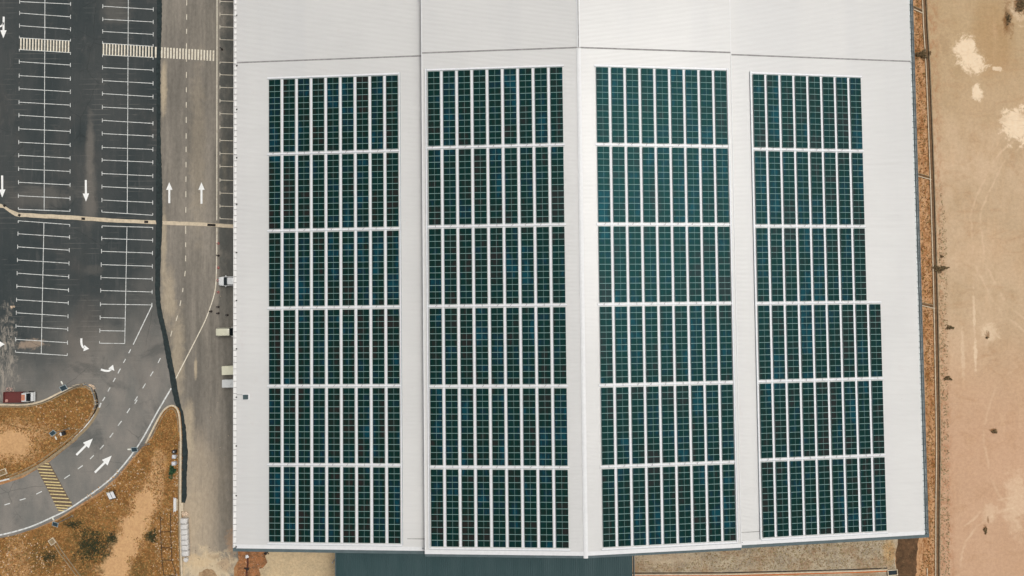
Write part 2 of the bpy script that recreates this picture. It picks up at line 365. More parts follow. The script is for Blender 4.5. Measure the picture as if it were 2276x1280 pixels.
def m_teal():
    n=NT('teal_roof_sheet',.45,spec=.4); c=n.mix(n.ramp(n.noise(.15,4,.6,(2,.3,1)),.3,.7),col(46,72,74),col(62,84,86))
    return n.out(c)
M['teal']=m_teal()
# ---------------------------------------------------------------- world and light
w=bpy.data.worlds.new('World'); S.world=w; w.use_nodes=True; wt=w.node_tree
SUN_EL,SUN_AZ=R(68),R(60)             # azimuth clockwise from +Y (top of the picture)
sky=wt.nodes.new('ShaderNodeTexSky'); sky.sky_type='NISHITA'; sky.sun_disc=False; sky.sun_elevation=SUN_EL; sky.sun_rotation=SUN_AZ
sky.air_density=1.0; sky.dust_density=6.0; sky.ozone_density=.6
hs=wt.nodes.new('ShaderNodeHueSaturation'); hs.inputs['Saturation'].default_value=.22
wt.links.new(sky.outputs[0],hs.inputs['Color']); wt.links.new(hs.outputs[0],wt.nodes['Background'].inputs[0])
wt.nodes['Background'].inputs[1].default_value=.098
sl=bpy.data.lights.new('sun','SUN'); sl.energy=1.2; sl.angle=R(28); sl.color=(1,.97,.915)
so=bpy.data.objects.new('sun',sl); C.objects.link(so)
sd=Vector((math.sin(SUN_AZ)*math.cos(SUN_EL),math.cos(SUN_AZ)*math.cos(SUN_EL),math.sin(SUN_EL)))
so.rotation_euler=sd.to_track_quat('Z','Y').to_euler()
S.view_settings.view_transform='Standard'; S.view_settings.look='None'; S.view_settings.exposure=EXPO=0.0; S.view_settings.gamma=1
S.render.resolution_x=1024; S.render.resolution_y=576
# ================================================================= GROUND
bm=bmesh.new(); flat(bm,[(-900,-900),(900,-900),(900,900),(-900,900)],-.10)
tag(obj('ground',bm,M['ground']),kind='structure')
lot=sheet('parking_lot',[(-400,-300),(353,-300),(353,640),(352,676),(366,740),(378,800),(384,850),(392,900),(200,1000),(150,900),(-400,920)],0,M['asphalt'])
road=sheet('road',[(225,895),(300,740),(350,672),(366,740),(378,800),(384,850),(392,895),(385,900)]+[(363,935),(335,972),(300,1012),(262,1058),(225,1092),(180,1120),(130,1152),(80,1174),(30,1190),(-60,1208),(-400,1240),(-400,1090),(-40,1086),(0,1078),(50,1062),(110,1026),(170,978),(212,925)],.008,M['asphalt'])
arx=[(351,-300),(560,-300),(560,1230),(535,1236),(520,1262),(520,1400),(406,1400),(407,1100),(404,920),(384,860),(378,800),(366,740),(352,676),(351,640)]
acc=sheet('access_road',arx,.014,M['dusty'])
sheet('path',[(-20,452),(2,453),(12,458),(22,465),(42,473),(160,479),(250,486),(346,490),(348,498),(248,494),(160,488),(44,482),(34,480),(20,471),(8,462),(-20,459)],.05,M['concrete'],.06,(14,.5))
sheet('path',[(361,491),(440,494),(530,500),(530,507),(440,502),(361,499)],.05,M['concrete'],.06,(12,.5,True,3))
Ls=[(349,-40),(349,0),(349.5,50),(350,100),(348,150),(349,300),(347,400),(348,490),(345.6,560),(345,640),(347,675),(350.6,700),(360.6,740),(367,780),(370.6,800),(378,840),(383,870),(388,893),(398,920),(404,960),(405,1010),(404,1060),(403,1100),(405,1117)]
Rs=[(412,1117),(415.7,1100),(415,1060),(417.7,1010),(414.5,960),(408,920),(402,900),(395.7,870),(390.7,840),(383,800),(379.4,780),(370.6,740),(362,700),(357,675),(355.6,640),(358,560),(361,490),(360.5,400),(357,300),(357,150),(358,100),(360,50),(360,0),(360,-40)]
sheet('asphalt_patch',Ls+Rs,.066,M['fresh'],.05,(5,.75,True,5))
# islands with soil
I1=smoothpts([(-60,904),(0,903),(60,902),(100,893),(130,879),(165,862),(190,858),(206,866),(214,885),(214,900),(206,922),(188,948),(160,975),(130,999),(90,1028),(50,1050),(16,1062),(0,1066),(-60,1080)],4)
sheet('soil_plot',[(-400,910)]+I1+[(-400,1080)],.12,M['island'],.15)
I2=[(385,900),(396,905),(402,920),(405,960),(405,1000),(404,1100),(405,1400),(-60,1400),(-60,1212),(0,1196),(40,1189),(80,1176),(130,1156),(180,1126),(225,1098),(262,1064),(300,1018),(335,978),(355,930),(370,906)]
sheet('soil_plot',I2,.10,M['island'],.13)
def kerb(px,w,z0,z1,m,seg=3,smooth=True,name='kerb'):
    bm=bmesh.new(); ribbon(bm,gl(smoothpts(px,seg) if smooth else px),w,z0,z1); return tag(obj(name,bm,m),kind='structure')
k1=[(-60,900),(0,899),(60,899),(98,890),(128,875.5),(163,858.5),(182,855)]
kerb(k1,.32,0,.2,M['concrete'])
k1b=[(-60,904.5),(0,903.5),(60,903.5),(101,894),(132,879.5),(167,862.5),(190,860),(205,869),(210.5,885),(210.5,900)]
kerb(k1b,.22,0,.2,M['concrete_dim'])
kerb([(x,y+2.2) for x,y in k1],.14,0,.135,M['gap'])
k1c=[(190,856),(207,867),(213,886),(213,901),(204,921),(186,946),(158,972),(128,996),(88,1025),(48,1047),(14,1059)]
kerb(k1c,.2,0,.16,M['concrete_dim'])
kerb([(x+3,y+2) for x,y in k1c],.3,0,.03,M['gap'])
kerb([(x+7,y+4.6) for x,y in k1c[3:]],.5,0,.05,M['concrete_dim'])
k2=[(325,985),(345,945),(360,918),(371,906),(382,901),(392,905),(398,918),(401,940),(403,980)]
kerb(k2,.3,0,.22,M['concrete'])
kerb([(337,975),(352,946),(363,925),(373,912),(382,908),(390,913),(395,930),(398,960)],.12,0,.20,M['concrete_dim'])
kerb([(403,980),(402.5,1050),(402,1110),(403,1200),(406,1290),(408,1400)],.34,0,.3,M['concrete'],1,False)
kerb([(398.5,980),(398.5,1050),(398,1110),(399,1200),(402,1290),(404,1400)],.12,0,.28,M['concrete_dim'],1,False)
# right of the building
sheet('verge',[(1990,-300),(2062,-300),(2070,200),(2078,440),(2084,700),(2090,1000),(2090,1400),(1990,1400)],.0,M['verge'])
sheet('dirt_field',[(2058,-300),(2900,-300),(2900,1500),(2084,1500),(2085,1000),(2080,700),(2072,440),(2064,200)],.012,M['field'])
DR=[(2050,-300),(2054,0),(2062,150),(2069,330),(2074,480),(2079,660),(2083,860),(2085,1000),(2083.5,1150),(2083,1400)]
kerb(DR,.62,-.01,.022,M['drainbed'],3,name='drain_bed')
kerb([(x-4.6,y) for x,y in DR],.17,0,.16,M['concrete'],3)
kerb([(x+4.6,y) for x,y in DR],.17,0,.16,M['concrete_dim'],3)
kerb([(x+2.9,y) for x,y in DR],.07,0,.024,M['gap'],3,name='drain_edge')
for a,b in (((2030,17),(2052,27)),((2036,387),(2069,396)),((2046,675),(2077,682))):
    for dy,mm,ww,h in ((-3,M['concrete_dim'],.12,.15),(3.4,M['concrete'],.16,.15),(0,M['drainbed'],.45,.03)):
        kerb([(a[0],a[1]+dy),(b[0],b[1]+dy)],ww,0,h,mm,1,False,name='drain_bed' if ww>.4 else 'kerb')
# below the building
sheet('gravel_yard',[(1380,1150),(2000,1150),(1996,1200),(1990,1240),(1992,1264),(1990,1400),(1380,1400)],.02,M['yard'],0,(10,1.5))
sheet('soil_trench',[(1992,1150),(2046,1150),(2040,1220),(2036,1262),(2036,1400),(1988,1400),(1991,1250)],.01,M['trench'],0,(8,2))
sheet('sand_yard',[(570,1180),(760,1180),(760,1400),(570,1400)],.02,M['pale'],0,(10,2))
sheet('clay_patch',[(528,1180),(590,1180),(590,1236),(594,1250),(584,1262),(576,1264),(580,1290),(578,1400),(528,1400),(527,1270),(530,1242)],.03,M['red'],0,(6,2.4,True,8))
sheet('clay_patch',[(438,1290),(443,1272),(458,1264),(474,1267),(484,1282),(486,1400),(438,1400)],.036,m_dirt('dull_clay',col(140,112,84),col(182,154,120),col(206,170,128),.8),0,(3,1.6,True,4))
kerb([(1405,1277),(1600,1276.5),(1750,1273),(1900,1269),(1972,1266)],.22,0,.15,M['concrete'],1,False)
kerb([(1405,1280),(1600,1279),(1750,1275.6),(1900,1271.5),(1972,1268.5)],.3,0,.03,plain('orange_mud',col(196,108,48),.9),1,False,name='drain_bed')
kerb([(1405,1273.6),(1600,1273),(1750,1269.6),(1900,1265.5),(1972,1262.5)],.2,0,.028,M['gap'],1,False,name='drain_edge')
kerb([(550,1232),(551,1252),(548,1275),(549,1300)],.35,.02,.06,M['rust0'],1,False,name='drain_edge')
kerb([(2060,1262),(2061,1400)],.14,0,.14,M['concrete'],1,False)
# ================================================================= PAINT
ZP=.030
def line(bm,a,b,w): ribbon(bm,[G(*a),G(*b)],w,ZP)
def bays(name,lefts,rights,xl,xc,xr,yc,ticks='T',only_half_from=None,skipwalk=None,extra=()):
    "one painted double row of bays: cross lines, end ticks and a spine"
    bm=bmesh.new(); z=.0
    y0,y1=lefts[0],lefts[-1]
    L=lambda y,v:v[0]+(v[1]-v[0])*(y-y0)/(y1-y0)
    zz=ZP
    for i,(yl,yr) in enumerate(zip(lefts,rights)):
        a=(L(yl,xl),yl)
        half=only_half_from is not None and i>=only_half_from
        b=(L(yl,xc),yl+(yr-yl)*.5) if half else (L(yl,xr),yr)
        ribbon(bm,[G(*a),G(*b)],.115,zz)
        for (px,py),skip in ((a,False),(b,half)):
            if skip: continue
            lo,hi=-4.2,4.2
            if i==0: lo=0
            if i==len(lefts)-1: hi=0
            if skipwalk and i==skipwalk: hi=1
            if skipwalk and i==skipwalk+1: lo=-1
            lo2,hi2=lo-.3,hi+.3
            ribbon(bm,[G(px,py+lo2),G(px,py+hi2)],.115,zz+.004)
    n=len(lefts)-1
    ribbon(bm,[G(L(lefts[0],xc),lefts[0]+(rights[0]-lefts[0])*.5),G(L(lefts[n],xc),lefts[n]+(rights[n]-lefts[n])*.5)],.115,zz+.006)
    return obj(name,bm,M['paint'],lot)
bays('bay_marking',[-52,-25,3.5,29,57,84,110,137,168,197,227,256,286,316,345,375,405,435,465],[-46,-19,9,37.5,65,91,117,144.5,174.5,204,233.6,263,292,322,351.5,381,411,440.7,469.5],(44.3,41),(100.3,98.4),(157.3,155.8),0,skipwalk=5)
bays('bay_marking',[490.6,519.4,548.4,577.7,607,636,666,695,724.6,754,782.6],[499,527,556,585,615,644.5,673.3,702.6,731.4,761.5,790],(40.8,34.6),(98,92),(155.3,149.8),0)
bays('bay_marking',[-44,-15,13.8,42.6,70,96,122,150,179,208,238,267.5,296.8,327.5,355.6,385.6,414.7,444.5,471],[-38,-9,20.8,48.8,76.4,103,127.7,155.8,185.3,214.9,243.4,274.2,302.5,332,360.6,390.9,420.2,450.2,478.3],(229,226.6),(285.6,283),(341,339.6),0,skipwalk=5)
bays('bay_marking',[502,529.6,558.4,588,616.8,645.5,675.8,705.6,734.7,762.7],[505.3,534,562.4,591.7,620,648.8,677.6,708.5,736.5,764],(227,221.6),(282.5,277.5),(339.8,337),0,only_half_from=7)
bm=bmesh.new()
for y,k in ((-25,0),(3,0),(32,0),(59.6,0),(88,1),(138,2),(166,0),(194,0),(224,0),(252.5,0),(283,0),(312,0),(341,0),(369.6,0),(400,0),(429,0),(458,0),(486,1)):
    ribbon(bm,[G(489,y),G(560,y+2.5)],.1,ZP)
    lo,hi=(-4,4) if k==0 else ((-4,.5) if k==1 else (-.5,4))
    ribbon(bm,[G(489,y+lo),G(489,y+hi)],.1,ZP+.004)
obj('bay_marking',bm,M['paint_cream'],acc)
# crosswalks
def stripes(name,xs,ytop,ybot,w,mat,parent):
    bm=bmesh.new()
    for x in xs: ribbon(bm,[G(x,ytop(x)),G(x-.4,ybot(x))],w,ZP+.002)
    return obj(name,bm,mat,parent)
stripes('crosswalk_marking',[46.8+6.62*i for i in range(17)],lambda x:84.5+(x-44)*.062,lambda x:110+(x-44)*.062,.27,M['paint_cream'],lot)
stripes('crosswalk_marking',[230.5+6.72*i for i in range(17)],lambda x:96.5+(x-228)*.062,lambda x:122.5+(x-228)*.05,.27,M['paint_cream'],lot)
stripes('crosswalk_marking',[346.5]+[360+6.75*i for i in range(18)],lambda x:104+(x-346)*.064,lambda x:128+(x-346)*.058,.3,M['paint_cream'],acc)
# lane lines
def dashes(name,segs,w,mat,parent,z=ZP):
    bm=bmesh.new()
    for a,b in segs: ribbon(bm,[G(*a),G(*b)],w,z)
    return obj(name,bm,mat,parent)
cx=lambda y:415.2-(y/500)*2.2
dashes('lane_line',[((cx(a),a),(cx(b),b)) for a,b in ((-30,-20),(0,12),(32,44),(64,75),(96,137),(160,173),(194,205),(227,239),(260,273),(296,308),(326,338),(360,372),(392,404),(425,438),(460,473),(502,519.6),(538.6,549),(568,580.5))]+[((412,602),(410.6,614)),((407,640),(406,649)),((402.4,667.5),(400,679.6)),((395,701),(391.4,713.4)),((382.4,735),(379.4,747.7))],.14,M['paint_cream'],acc)
q=lambda x,y,o:(x/3.993,o+y/3.993)
dashes('lane_line',[(q(a,b,o),q(c,d,o)) for o,a,b,c,d in ((640,1425,622,1403,665),(640,1360,740,1335,782),(640,1292,848,1267,890),(640,1222,962,1195,1003),(640,1218,992,1197,1028),(640,1153,1068,1127,1110),(640,1080,1180,1048,1222),(960,1005,8,975,48),(960,922,115,888,153),(960,833,207,800,240),(960,735,297,692,328),(960,622,380,572,413),(960,372,527,322,552),(960,228,590,175,605),(960,90,633,40,647))],.16,M['paint'],road)
dashes('lane_line',[(q(a,b,640),q(c,d,640)) for a,b,c,d in ((1350,155,1183,502),(1162,543,1143,578),(1115,630,1097,663),(1070,715,1047,757),(1025,798,1005,833),(978,883,958,918),(933,967,910,1003))],.17,M['paint'],road)
def pline(name,px,w,mat,parent,smooth=True):
    bm=bmesh.new(); ribbon(bm,gl(smoothpts(px,4) if smooth else px),w,ZP+.001); return obj(name,bm,mat,parent)
pline('edge_line',[(224.6,895.5),(220.4,906.7),(213,918),(200.4,935.5),(179,960),(150,987.5),(120,1011),(95,1029),(70,1044),(37.6,1059),(0,1069),(-40,1076)],.26,M['paint'],road)
pline('edge_line',[(482.8,-40),(482.6,0),(482.2,250),(482,490)],.17,M['paint_cream'],acc,False)
pline('edge_line',[(482,506),(482,540),(481,608),(479,640),(474.6,660),(468,681),(456,712.6),(436,753),(413,798),(391,841)],.19,M['paint_cream'],acc)
pline('edge_line',[(380.7,863),(363,893),(345.6,923),(325.6,960),(304,995),(275.5,1032.6),(250.4,1060),(220.4,1085),(185,1110),(150,1133),(115,1150),(75,1168),(37.6,1180),(0,1189),(-40,1196)],.26,M['paint'],road)
def arrow(px,hw,hl,sw,mat,parent):
    "shaft along survey points, triangular head at the last"
    P=gl(smoothpts(px,4) if len(px)>2 else px); tip=P[-1]; d=(P[-1]-P[-2]).normalized(); nn=Vector((-d.y,d.x,0))
    base=tip-d*hl
    bm=bmesh.new(); body=[p for p in P[:-1] if (tip-p).length>hl]+[base]
    ribbon(bm,body,sw,ZP+.002)
    flat(bm,[base+nn*hw/2,base-nn*hw/2,tip],ZP+.002)
    return obj('direction_arrow',bm,mat,parent)
arrow([(376.4,451.5),(376.4,405)],1.15,1.4,.36,M['paint_new'],acc)
arrow([(448,452.7),(448,405)],1.15,1.4,.36,M['paint_new'],acc)
arrow([(191,400),(191.3,448)],1.15,1.5,.36,M['paint_new'],lot)
arrow([(5,390),(5.3,439)],1.15,1.5,.36,M['paint_new'],lot)
arrow([(8.6,37),(7.6,85)],1.15,1.5,.36,M['paint_new'],lot)
arrow([(8.4,50),(4,57),(-6,60),(-22,60)],1.1,1.3,.3,M['paint_new'],lot)
arrow([(170,1011),(206.6,974.5)],1.45,1.75,.38,M['paint_new'],road)
arrow([(211,1050),(248.4,1012.6)],1.45,1.75,.38,M['paint_new'],road)
arrow([(181,752),(181.5,764),(186,772.5),(198.3,775)],1.15,.95,.36,M['paint_new'],lot)
arrow([(224.5,821),(233,823.5),(242,824),(248,819),(251.5,810.5)],1.15,.95,.36,M['paint_new'],lot)
arrow([(-20,765),(11,765)],1.15,1.0,.36,M['paint_new'],lot)
H=[(385,437,280),(345,450,305),(335,467,333),(347,483,362),(362,497,388),(377,512,415),(390,530,445),(405,543,470),(418,560,497),(432,573,525),(447,588,555),(460,610,587),(475,635,620),(490,637,652),(503,602,675),(518,572,697)]
sheet('worn_surface',[q(x,y,960) for x,y in ((380,272),(440,272),(645,650),(520,704),(330,330))],.012,M['hatch'],parent=road)
bm=bmesh.new()
for a,b,y in H: ribbon(bm,[G(*q(a,y-4,960)),G(*q(b,y+4,960))],.2,ZP)
obj('hatch_marking',bm,M['paint_yellow'],road)
# ================================================================= WAREHOUSE
s1,s2,s0L,s0R=.0887,.0866,.0947,.1004
dL,dR=1.2329,.8902
A,B=25.66,25.74; EL,ER=57.5488,58.9778
SEAM,BOT=41.9225,-39.7671; BOT2=BOT-.0529; TOP=66.0
def zl(X):  # inner left
    return ZR+s1*X
def zr_(X): return ZR-s2*X
def zol(X): return ZR-s1*25.734-dL-s0L*(-X-25.734)
def zor(X): return ZR-s2*25.904-dR-s0R*(X-25.904)
wh=empty('warehouse',(0,-40,0),label='large warehouse with white ribbed metal roof covered by solar panels',cat='warehouse')
def W(name,bm,mats,parent=None,smooth=False):
    "parts are modelled in world space and hung on the warehouse empty"
    o=obj(name,bm,mats,parent or wh,smooth=smooth)
    if parent is None: o.location=(0,40,0)
    return o
def ribroof(x0,x1,y0,y1,zf,lift=0):
    bm=bmesh.new(); pitch=.215; prof=[]
    y=y0
    while y<y1-.001:
        for dy,h in ((0,0),(.085,0),(.115,.038),(.185,.038)):
            if y+dy<y1: prof.append((y+dy,h))
        y+=pitch
    prof.append((y1,0))
    a=[bm.verts.new((x0,yy,zf(x0)+h+lift)) for yy,h in prof]; b=[bm.verts.new((x1,yy,zf(x1)+h+lift)) for yy,h in prof]
    for i in range(len(prof)-1): bm.faces.new((a[i],b[i],b[i+1],a[i+1]))
    v=[bm.verts.new((x,yy,zf(x)+lift-.16)) for x,yy in ((x0,y0),(x0,y1),(x1,y1),(x1,y0))]; bm.faces.new(v)
    return bm
for (x0,x1,zf,bt) in ((-EL,-25.0,zol,BOT),(-A,0,zl,BOT2),(0,B,zr_,BOT2),(25.0,ER,zor,BOT)):
    W('roof_slope',ribroof(x0,x1,bt,SEAM,zf),M['roof'])
    W('roof_slope',ribroof(x0,x1,SEAM+.12,TOP,zf,.05),M['roof'])
# joint across the roof, running up the ridge of the northern part
for x0,x1,zf in ((-EL,-A-.03,zol),(-A,-.12,zl),(.12,B,zr_),(B+.03,ER,zor)):
    bm=bmesh.new(); v=[bm.verts.new((x,y,zf(x)+z)) for x,y,z in ((x0,SEAM-.06,.045),(x1,SEAM-.06,.045),(x1,SEAM+.16,.075),(x0,SEAM+.16,.075))]; bm.faces.new(v)
    W('expansion_joint',bm,M['joint'])
def capstrip(name,xc,w,y0,y1,zc,drop,mat,end=0):
    bm=bmesh.new(); P=[(xc-w,zc-drop),(xc-w*.25,zc),(xc+w*.25,zc),(xc+w,zc-drop)]
    a=[bm.verts.new((x,y0,z)) for x,z in P]; b=[bm.verts.new((x,y1,z)) for x,z in P]
    for i in range(3): bm.faces.new((a[i],a[i+1],b[i+1],b[i]))
    bm.faces.new(a); bm.faces.new(b)
    return W(name,bm,mat)
capstrip('ridge_cap',0,.36,BOT2-.42,SEAM-.02,ZR+.11,.07,M['flash'])
capstrip('ridge_cap',0,.30,SEAM+.05,TOP,ZR+.15,.06,M['flash'])
bm=bmesh.new(); box(bm,-.07,.05,SEAM+.1,TOP,ZR+.14,ZR+.19); W('ridge_seam',bm,M['joint'])
# raised lips where the centre roof oversails the outer roofs
for xs,zf,sg in ((-A,zl,-1),(B,zr_,1)):
    bm=bmesh.new(); x0,x1=sorted((xs,xs+sg*.12)); box(bm,x0,x1,BOT2-.02,TOP,zf(xs)-.12,zf(xs)+.07); W('edge_trim',bm,M['flash'])
    bm=bmesh.new(); x0,x1=sorted((xs-sg*.6,xs-sg*.5)); box(bm,x0,x1,BOT2+.3,TOP,zf(xs)-1.7,zf(xs)-.17); W('step_wall',bm,M['wall'])
# flashing band and slate fascia along the south gable
def gable(x0,x1,zf,y,a=None,b=None,fw=.62):
    X0,X1=x0,x1; x0=x0 if a is None else a; x1=x1 if b is None else b; bm=bmesh.new()
    v=[bm.verts.new(p) for p in ((x0,y-.03,zf(x0)+.05),(x1,y-.03,zf(x1)+.05),(x1,y+.62,zf(x1)+.055),(x0,y+.62,zf(x0)+.055))]; bm.faces.new(v)
    u=[bm.verts.new(p) for p in ((x0,y-.03,zf(x0)-.2),(x1,y-.03,zf(x1)-.2))]; bm.faces.new((v[0],v[1],u[1],u[0]))
    W('gable_flashing',bm,M['flash'])
    x0,x1=X0,X1; bm=bmesh.new()
    P=[(y-.035,-.08),(y-fw,-.16),(y-fw,-.62),(y-.035,-.62)]
    a=[bm.verts.new((x0,yy,zf(x0)+z)) for yy,z in P]; b=[bm.verts.new((x1,yy,zf(x1)+z)) for yy,z in P]
    for i in range(4): bm.faces.new((a[i],a[(i+1)%4],b[(i+1)%4],b[i]))
    bm.faces.new(a); bm.faces.new(b); W('gable_fascia',bm,M['slate'])
gable(-EL-.62,-A-.14,zol,BOT,a=-EL); gable(-A-.1,-.2,zl,BOT2,fw=.5); gable(.2,B+.1,zr_,BOT2,fw=.5); gable(B+.14,ER+.98,zor,BOT,b=ER)
# eave gutters with straps
def gutter(x,sg,zf,mat,lip,w,prefix):
    z=zf(x); bm=bmesh.new(); x1=x+sg*w
    P=[(x+sg*.02,z-.06),(x+sg*.05,z-.30),(x1-sg*.06,z-.30),(x1,z-.02),(x1+sg*.07,z-.02),(x1+sg*.03,z-.40),(x,z-.40)]
    y0,y1=BOT,TOP
    a=[bm.verts.new((q0,y0,q1)) for q0,q1 in P]; b=[bm.verts.new((q0,y1,q1)) for q0,q1 in P]; n=len(P)
    for i in range(n):
        f=bm.faces.new((a[i],a[(i+1)%n],b[(i+1)%n],b[i])); f.material_index=1 if i in (3,4) else 0
    bm.faces.new(a);bm.faces.new(b)
    g=W('gutter',bm,[mat,lip])
    bm=bmesh.new(); box(bm,min(x-sg*.06,x1),max(x-sg*.06,x1),-.035,.035,z-.03,z+.03)
    me=None; y=BOT+.8; k=0
    while y<52.6 and k<96:
        if me is None:
            s=obj('gutter_bracket',bm,M['joint'] if sg<0 else M['gut_d'],g); me=s.data
        else:
            s=bpy.data.objects.new('gutter_bracket',me); C.objects.link(s); s.parent=g
        s.location=(0,y,0); y+=1.035; k+=1
    return g
gutter(-EL,-1,zol,M['gut_w'],M['gut_w'],.5,'')
gutter(ER,1,zor,M['gut_b'],M['gut_d'],.72,'')
bm=bmesh.new(); box(bm,ER+.42,ER+.47,BOT,TOP,zor(ER)-.29,zor(ER)-.1); W('gutter_pipe',bm,M['gut_d'])
bm=bmesh.new(); box(bm,ER+.80,ER+.98,BOT-.6,TOP,zor(ER)-.75,zor(ER)-.35); W('eave_fascia',bm,M['gut_d'])
for py in (37,148,245,352,455,562,668,775,882,990,1100,1213):
    p=G(517,py,zol(-EL)-.5); bm=bmesh.new()
    tube(bm,[(-EL-.68,p.y,zol(-EL)-.35),(-EL-.78,p.y,zol(-EL)-.6),(-EL-.72,p.y,zol(-EL)-1.2),(-EL+.1,p.y,zol(-EL)-2),(-EL+.1,p.y,0)],.1,6)
    W('downpipe',bm,M['gut_d'])
    bm=bmesh.new(); box(bm,-EL-.12,-EL+.12,p.y-.1,p.y+.1,zol(-EL)-.28,zol(-EL)+.08); W('gutter_outlet',bm,M['gap'])
# walls below the eaves
bm=bmesh.new()
xo=[(-EL+.4,zol(-EL)-.5),(-26.3,zol(-26.3)-.4),(-26.3,zl(-26.3)-.4),(0,ZR-.4),(26.3,zr_(26.3)-.4),(26.3,zor(26.3)-.4),(ER-.4,zor(ER)-.5)]
for y in (BOT+.5,TOP-.5):
    bm.faces.new([bm.verts.new((xo[0][0],y,0))]+[bm.verts.new((x,y,z)) for x,z in xo]+[bm.verts.new((xo[-1][0],y,0))])
for x,z in (xo[0],xo[-1]): bm.faces.new([bm.verts.new(p) for p in ((x,BOT+.5,0),(x,TOP-.5,0),(x,TOP-.5,z),(x,BOT+.5,z))])
W('wall',bm,M['wall'])
# roof hatch with lead wire
p=G(547,882,zol(-55.6)); hx,hy=p.x,p.y
bm=bmesh.new(); box(bm,hx-.55,hx+.62,hy-.5,hy+.5,zol(hx)+.02,zol(hx)+.10,0); W('hatch_flashing',bm,M['flash'])
bm=bmesh.new(); box(bm,hx-.38,hx+.38,hy-.38,hy+.38,zol(hx)+.1,zol(hx)+.42,0); W('roof_hatch',bm,plain('hatch_slate',col(66,84,86),.5))
bm=bmesh.new(); tube(bm,[(-EL,hy+.42,zol(-EL)+.07),(hx-.4,hy+.36,zol(hx)+.08)],.03,5); W('hatch_wire',bm,M['joint'])
# little joint laps near the south corners
for x0,x1,zf,y in ((-28.8,-A-.14,zol,BOT+1.25+.6),(B+.14,30.0,zor,BOT+2.0)):
    bm=bmesh.new(); v=[bm.verts.new((x,yy,zf(x)+.06)) for x,yy in ((x0,y),(x1,y),(x1,y+.12),(x0,y+.1))]; bm.faces.new(v); W('roof_lap',bm,M['joint'])
# ================================================================= SOLAR ARRAYS
PP,PW,p0=2.5046,1.9879,1.03; LEN=12*p0
Y0,RP=38.7924,13.0058; Y04=-.10
BL=[(-51.8962,zol,s0L,-1,'far left',0),(-24.7068,zl,s1,-1,'inner left',0),(2.8272,zr_,s2,1,'inner right',0),(29.8926,zor,s0R,1,'far right',Y04)]
ORD=['first','second','third','fourth','fifth','sixth','seventh','eighth','ninth']
# panel mesh: frame, glass halves, middle bar   (local: x across, y along, origin at the panel's upper-left corner)
bm=bmesh.new(); ph=p0-.0; w2=PW
box(bm,.0,w2,-ph+.008,-.008,0,.035,0)
for x0,x1 in ((.016,w2/2-.02),(w2/2+.02,w2-.016)): 
    box(bm,x0,x1,-ph+.047,-.047,.036,.041,1)
panel=obj('solar_panel',bm,[M['alu'],M['cell']]); pm=panel.data
bm=bmesh.new()
for x in (.45,PW-.5): box(bm,x,x+.05,-LEN,0,-.09,-.002)
rail=obj('mounting_rail',bm,M['alu']); rm=rail.data
cms=[]
for k in range(4):
    rr=random.Random(k+3); bm=bmesh.new(); x=rr.uniform(.7,1.3)
    tube(bm,[(x,-LEN+.05,.0),(x+rr.uniform(-.1,.1),-LEN-.12,.05),(x+rr.uniform(-.35,.1),-LEN-.3,.10),(x+rr.uniform(-.3,.1),-LEN-.42,.13)],.022,5)
    o=obj('cable',bm,M['cable']); cms.append(o.data); bpy.data.objects.remove(o)
first=True
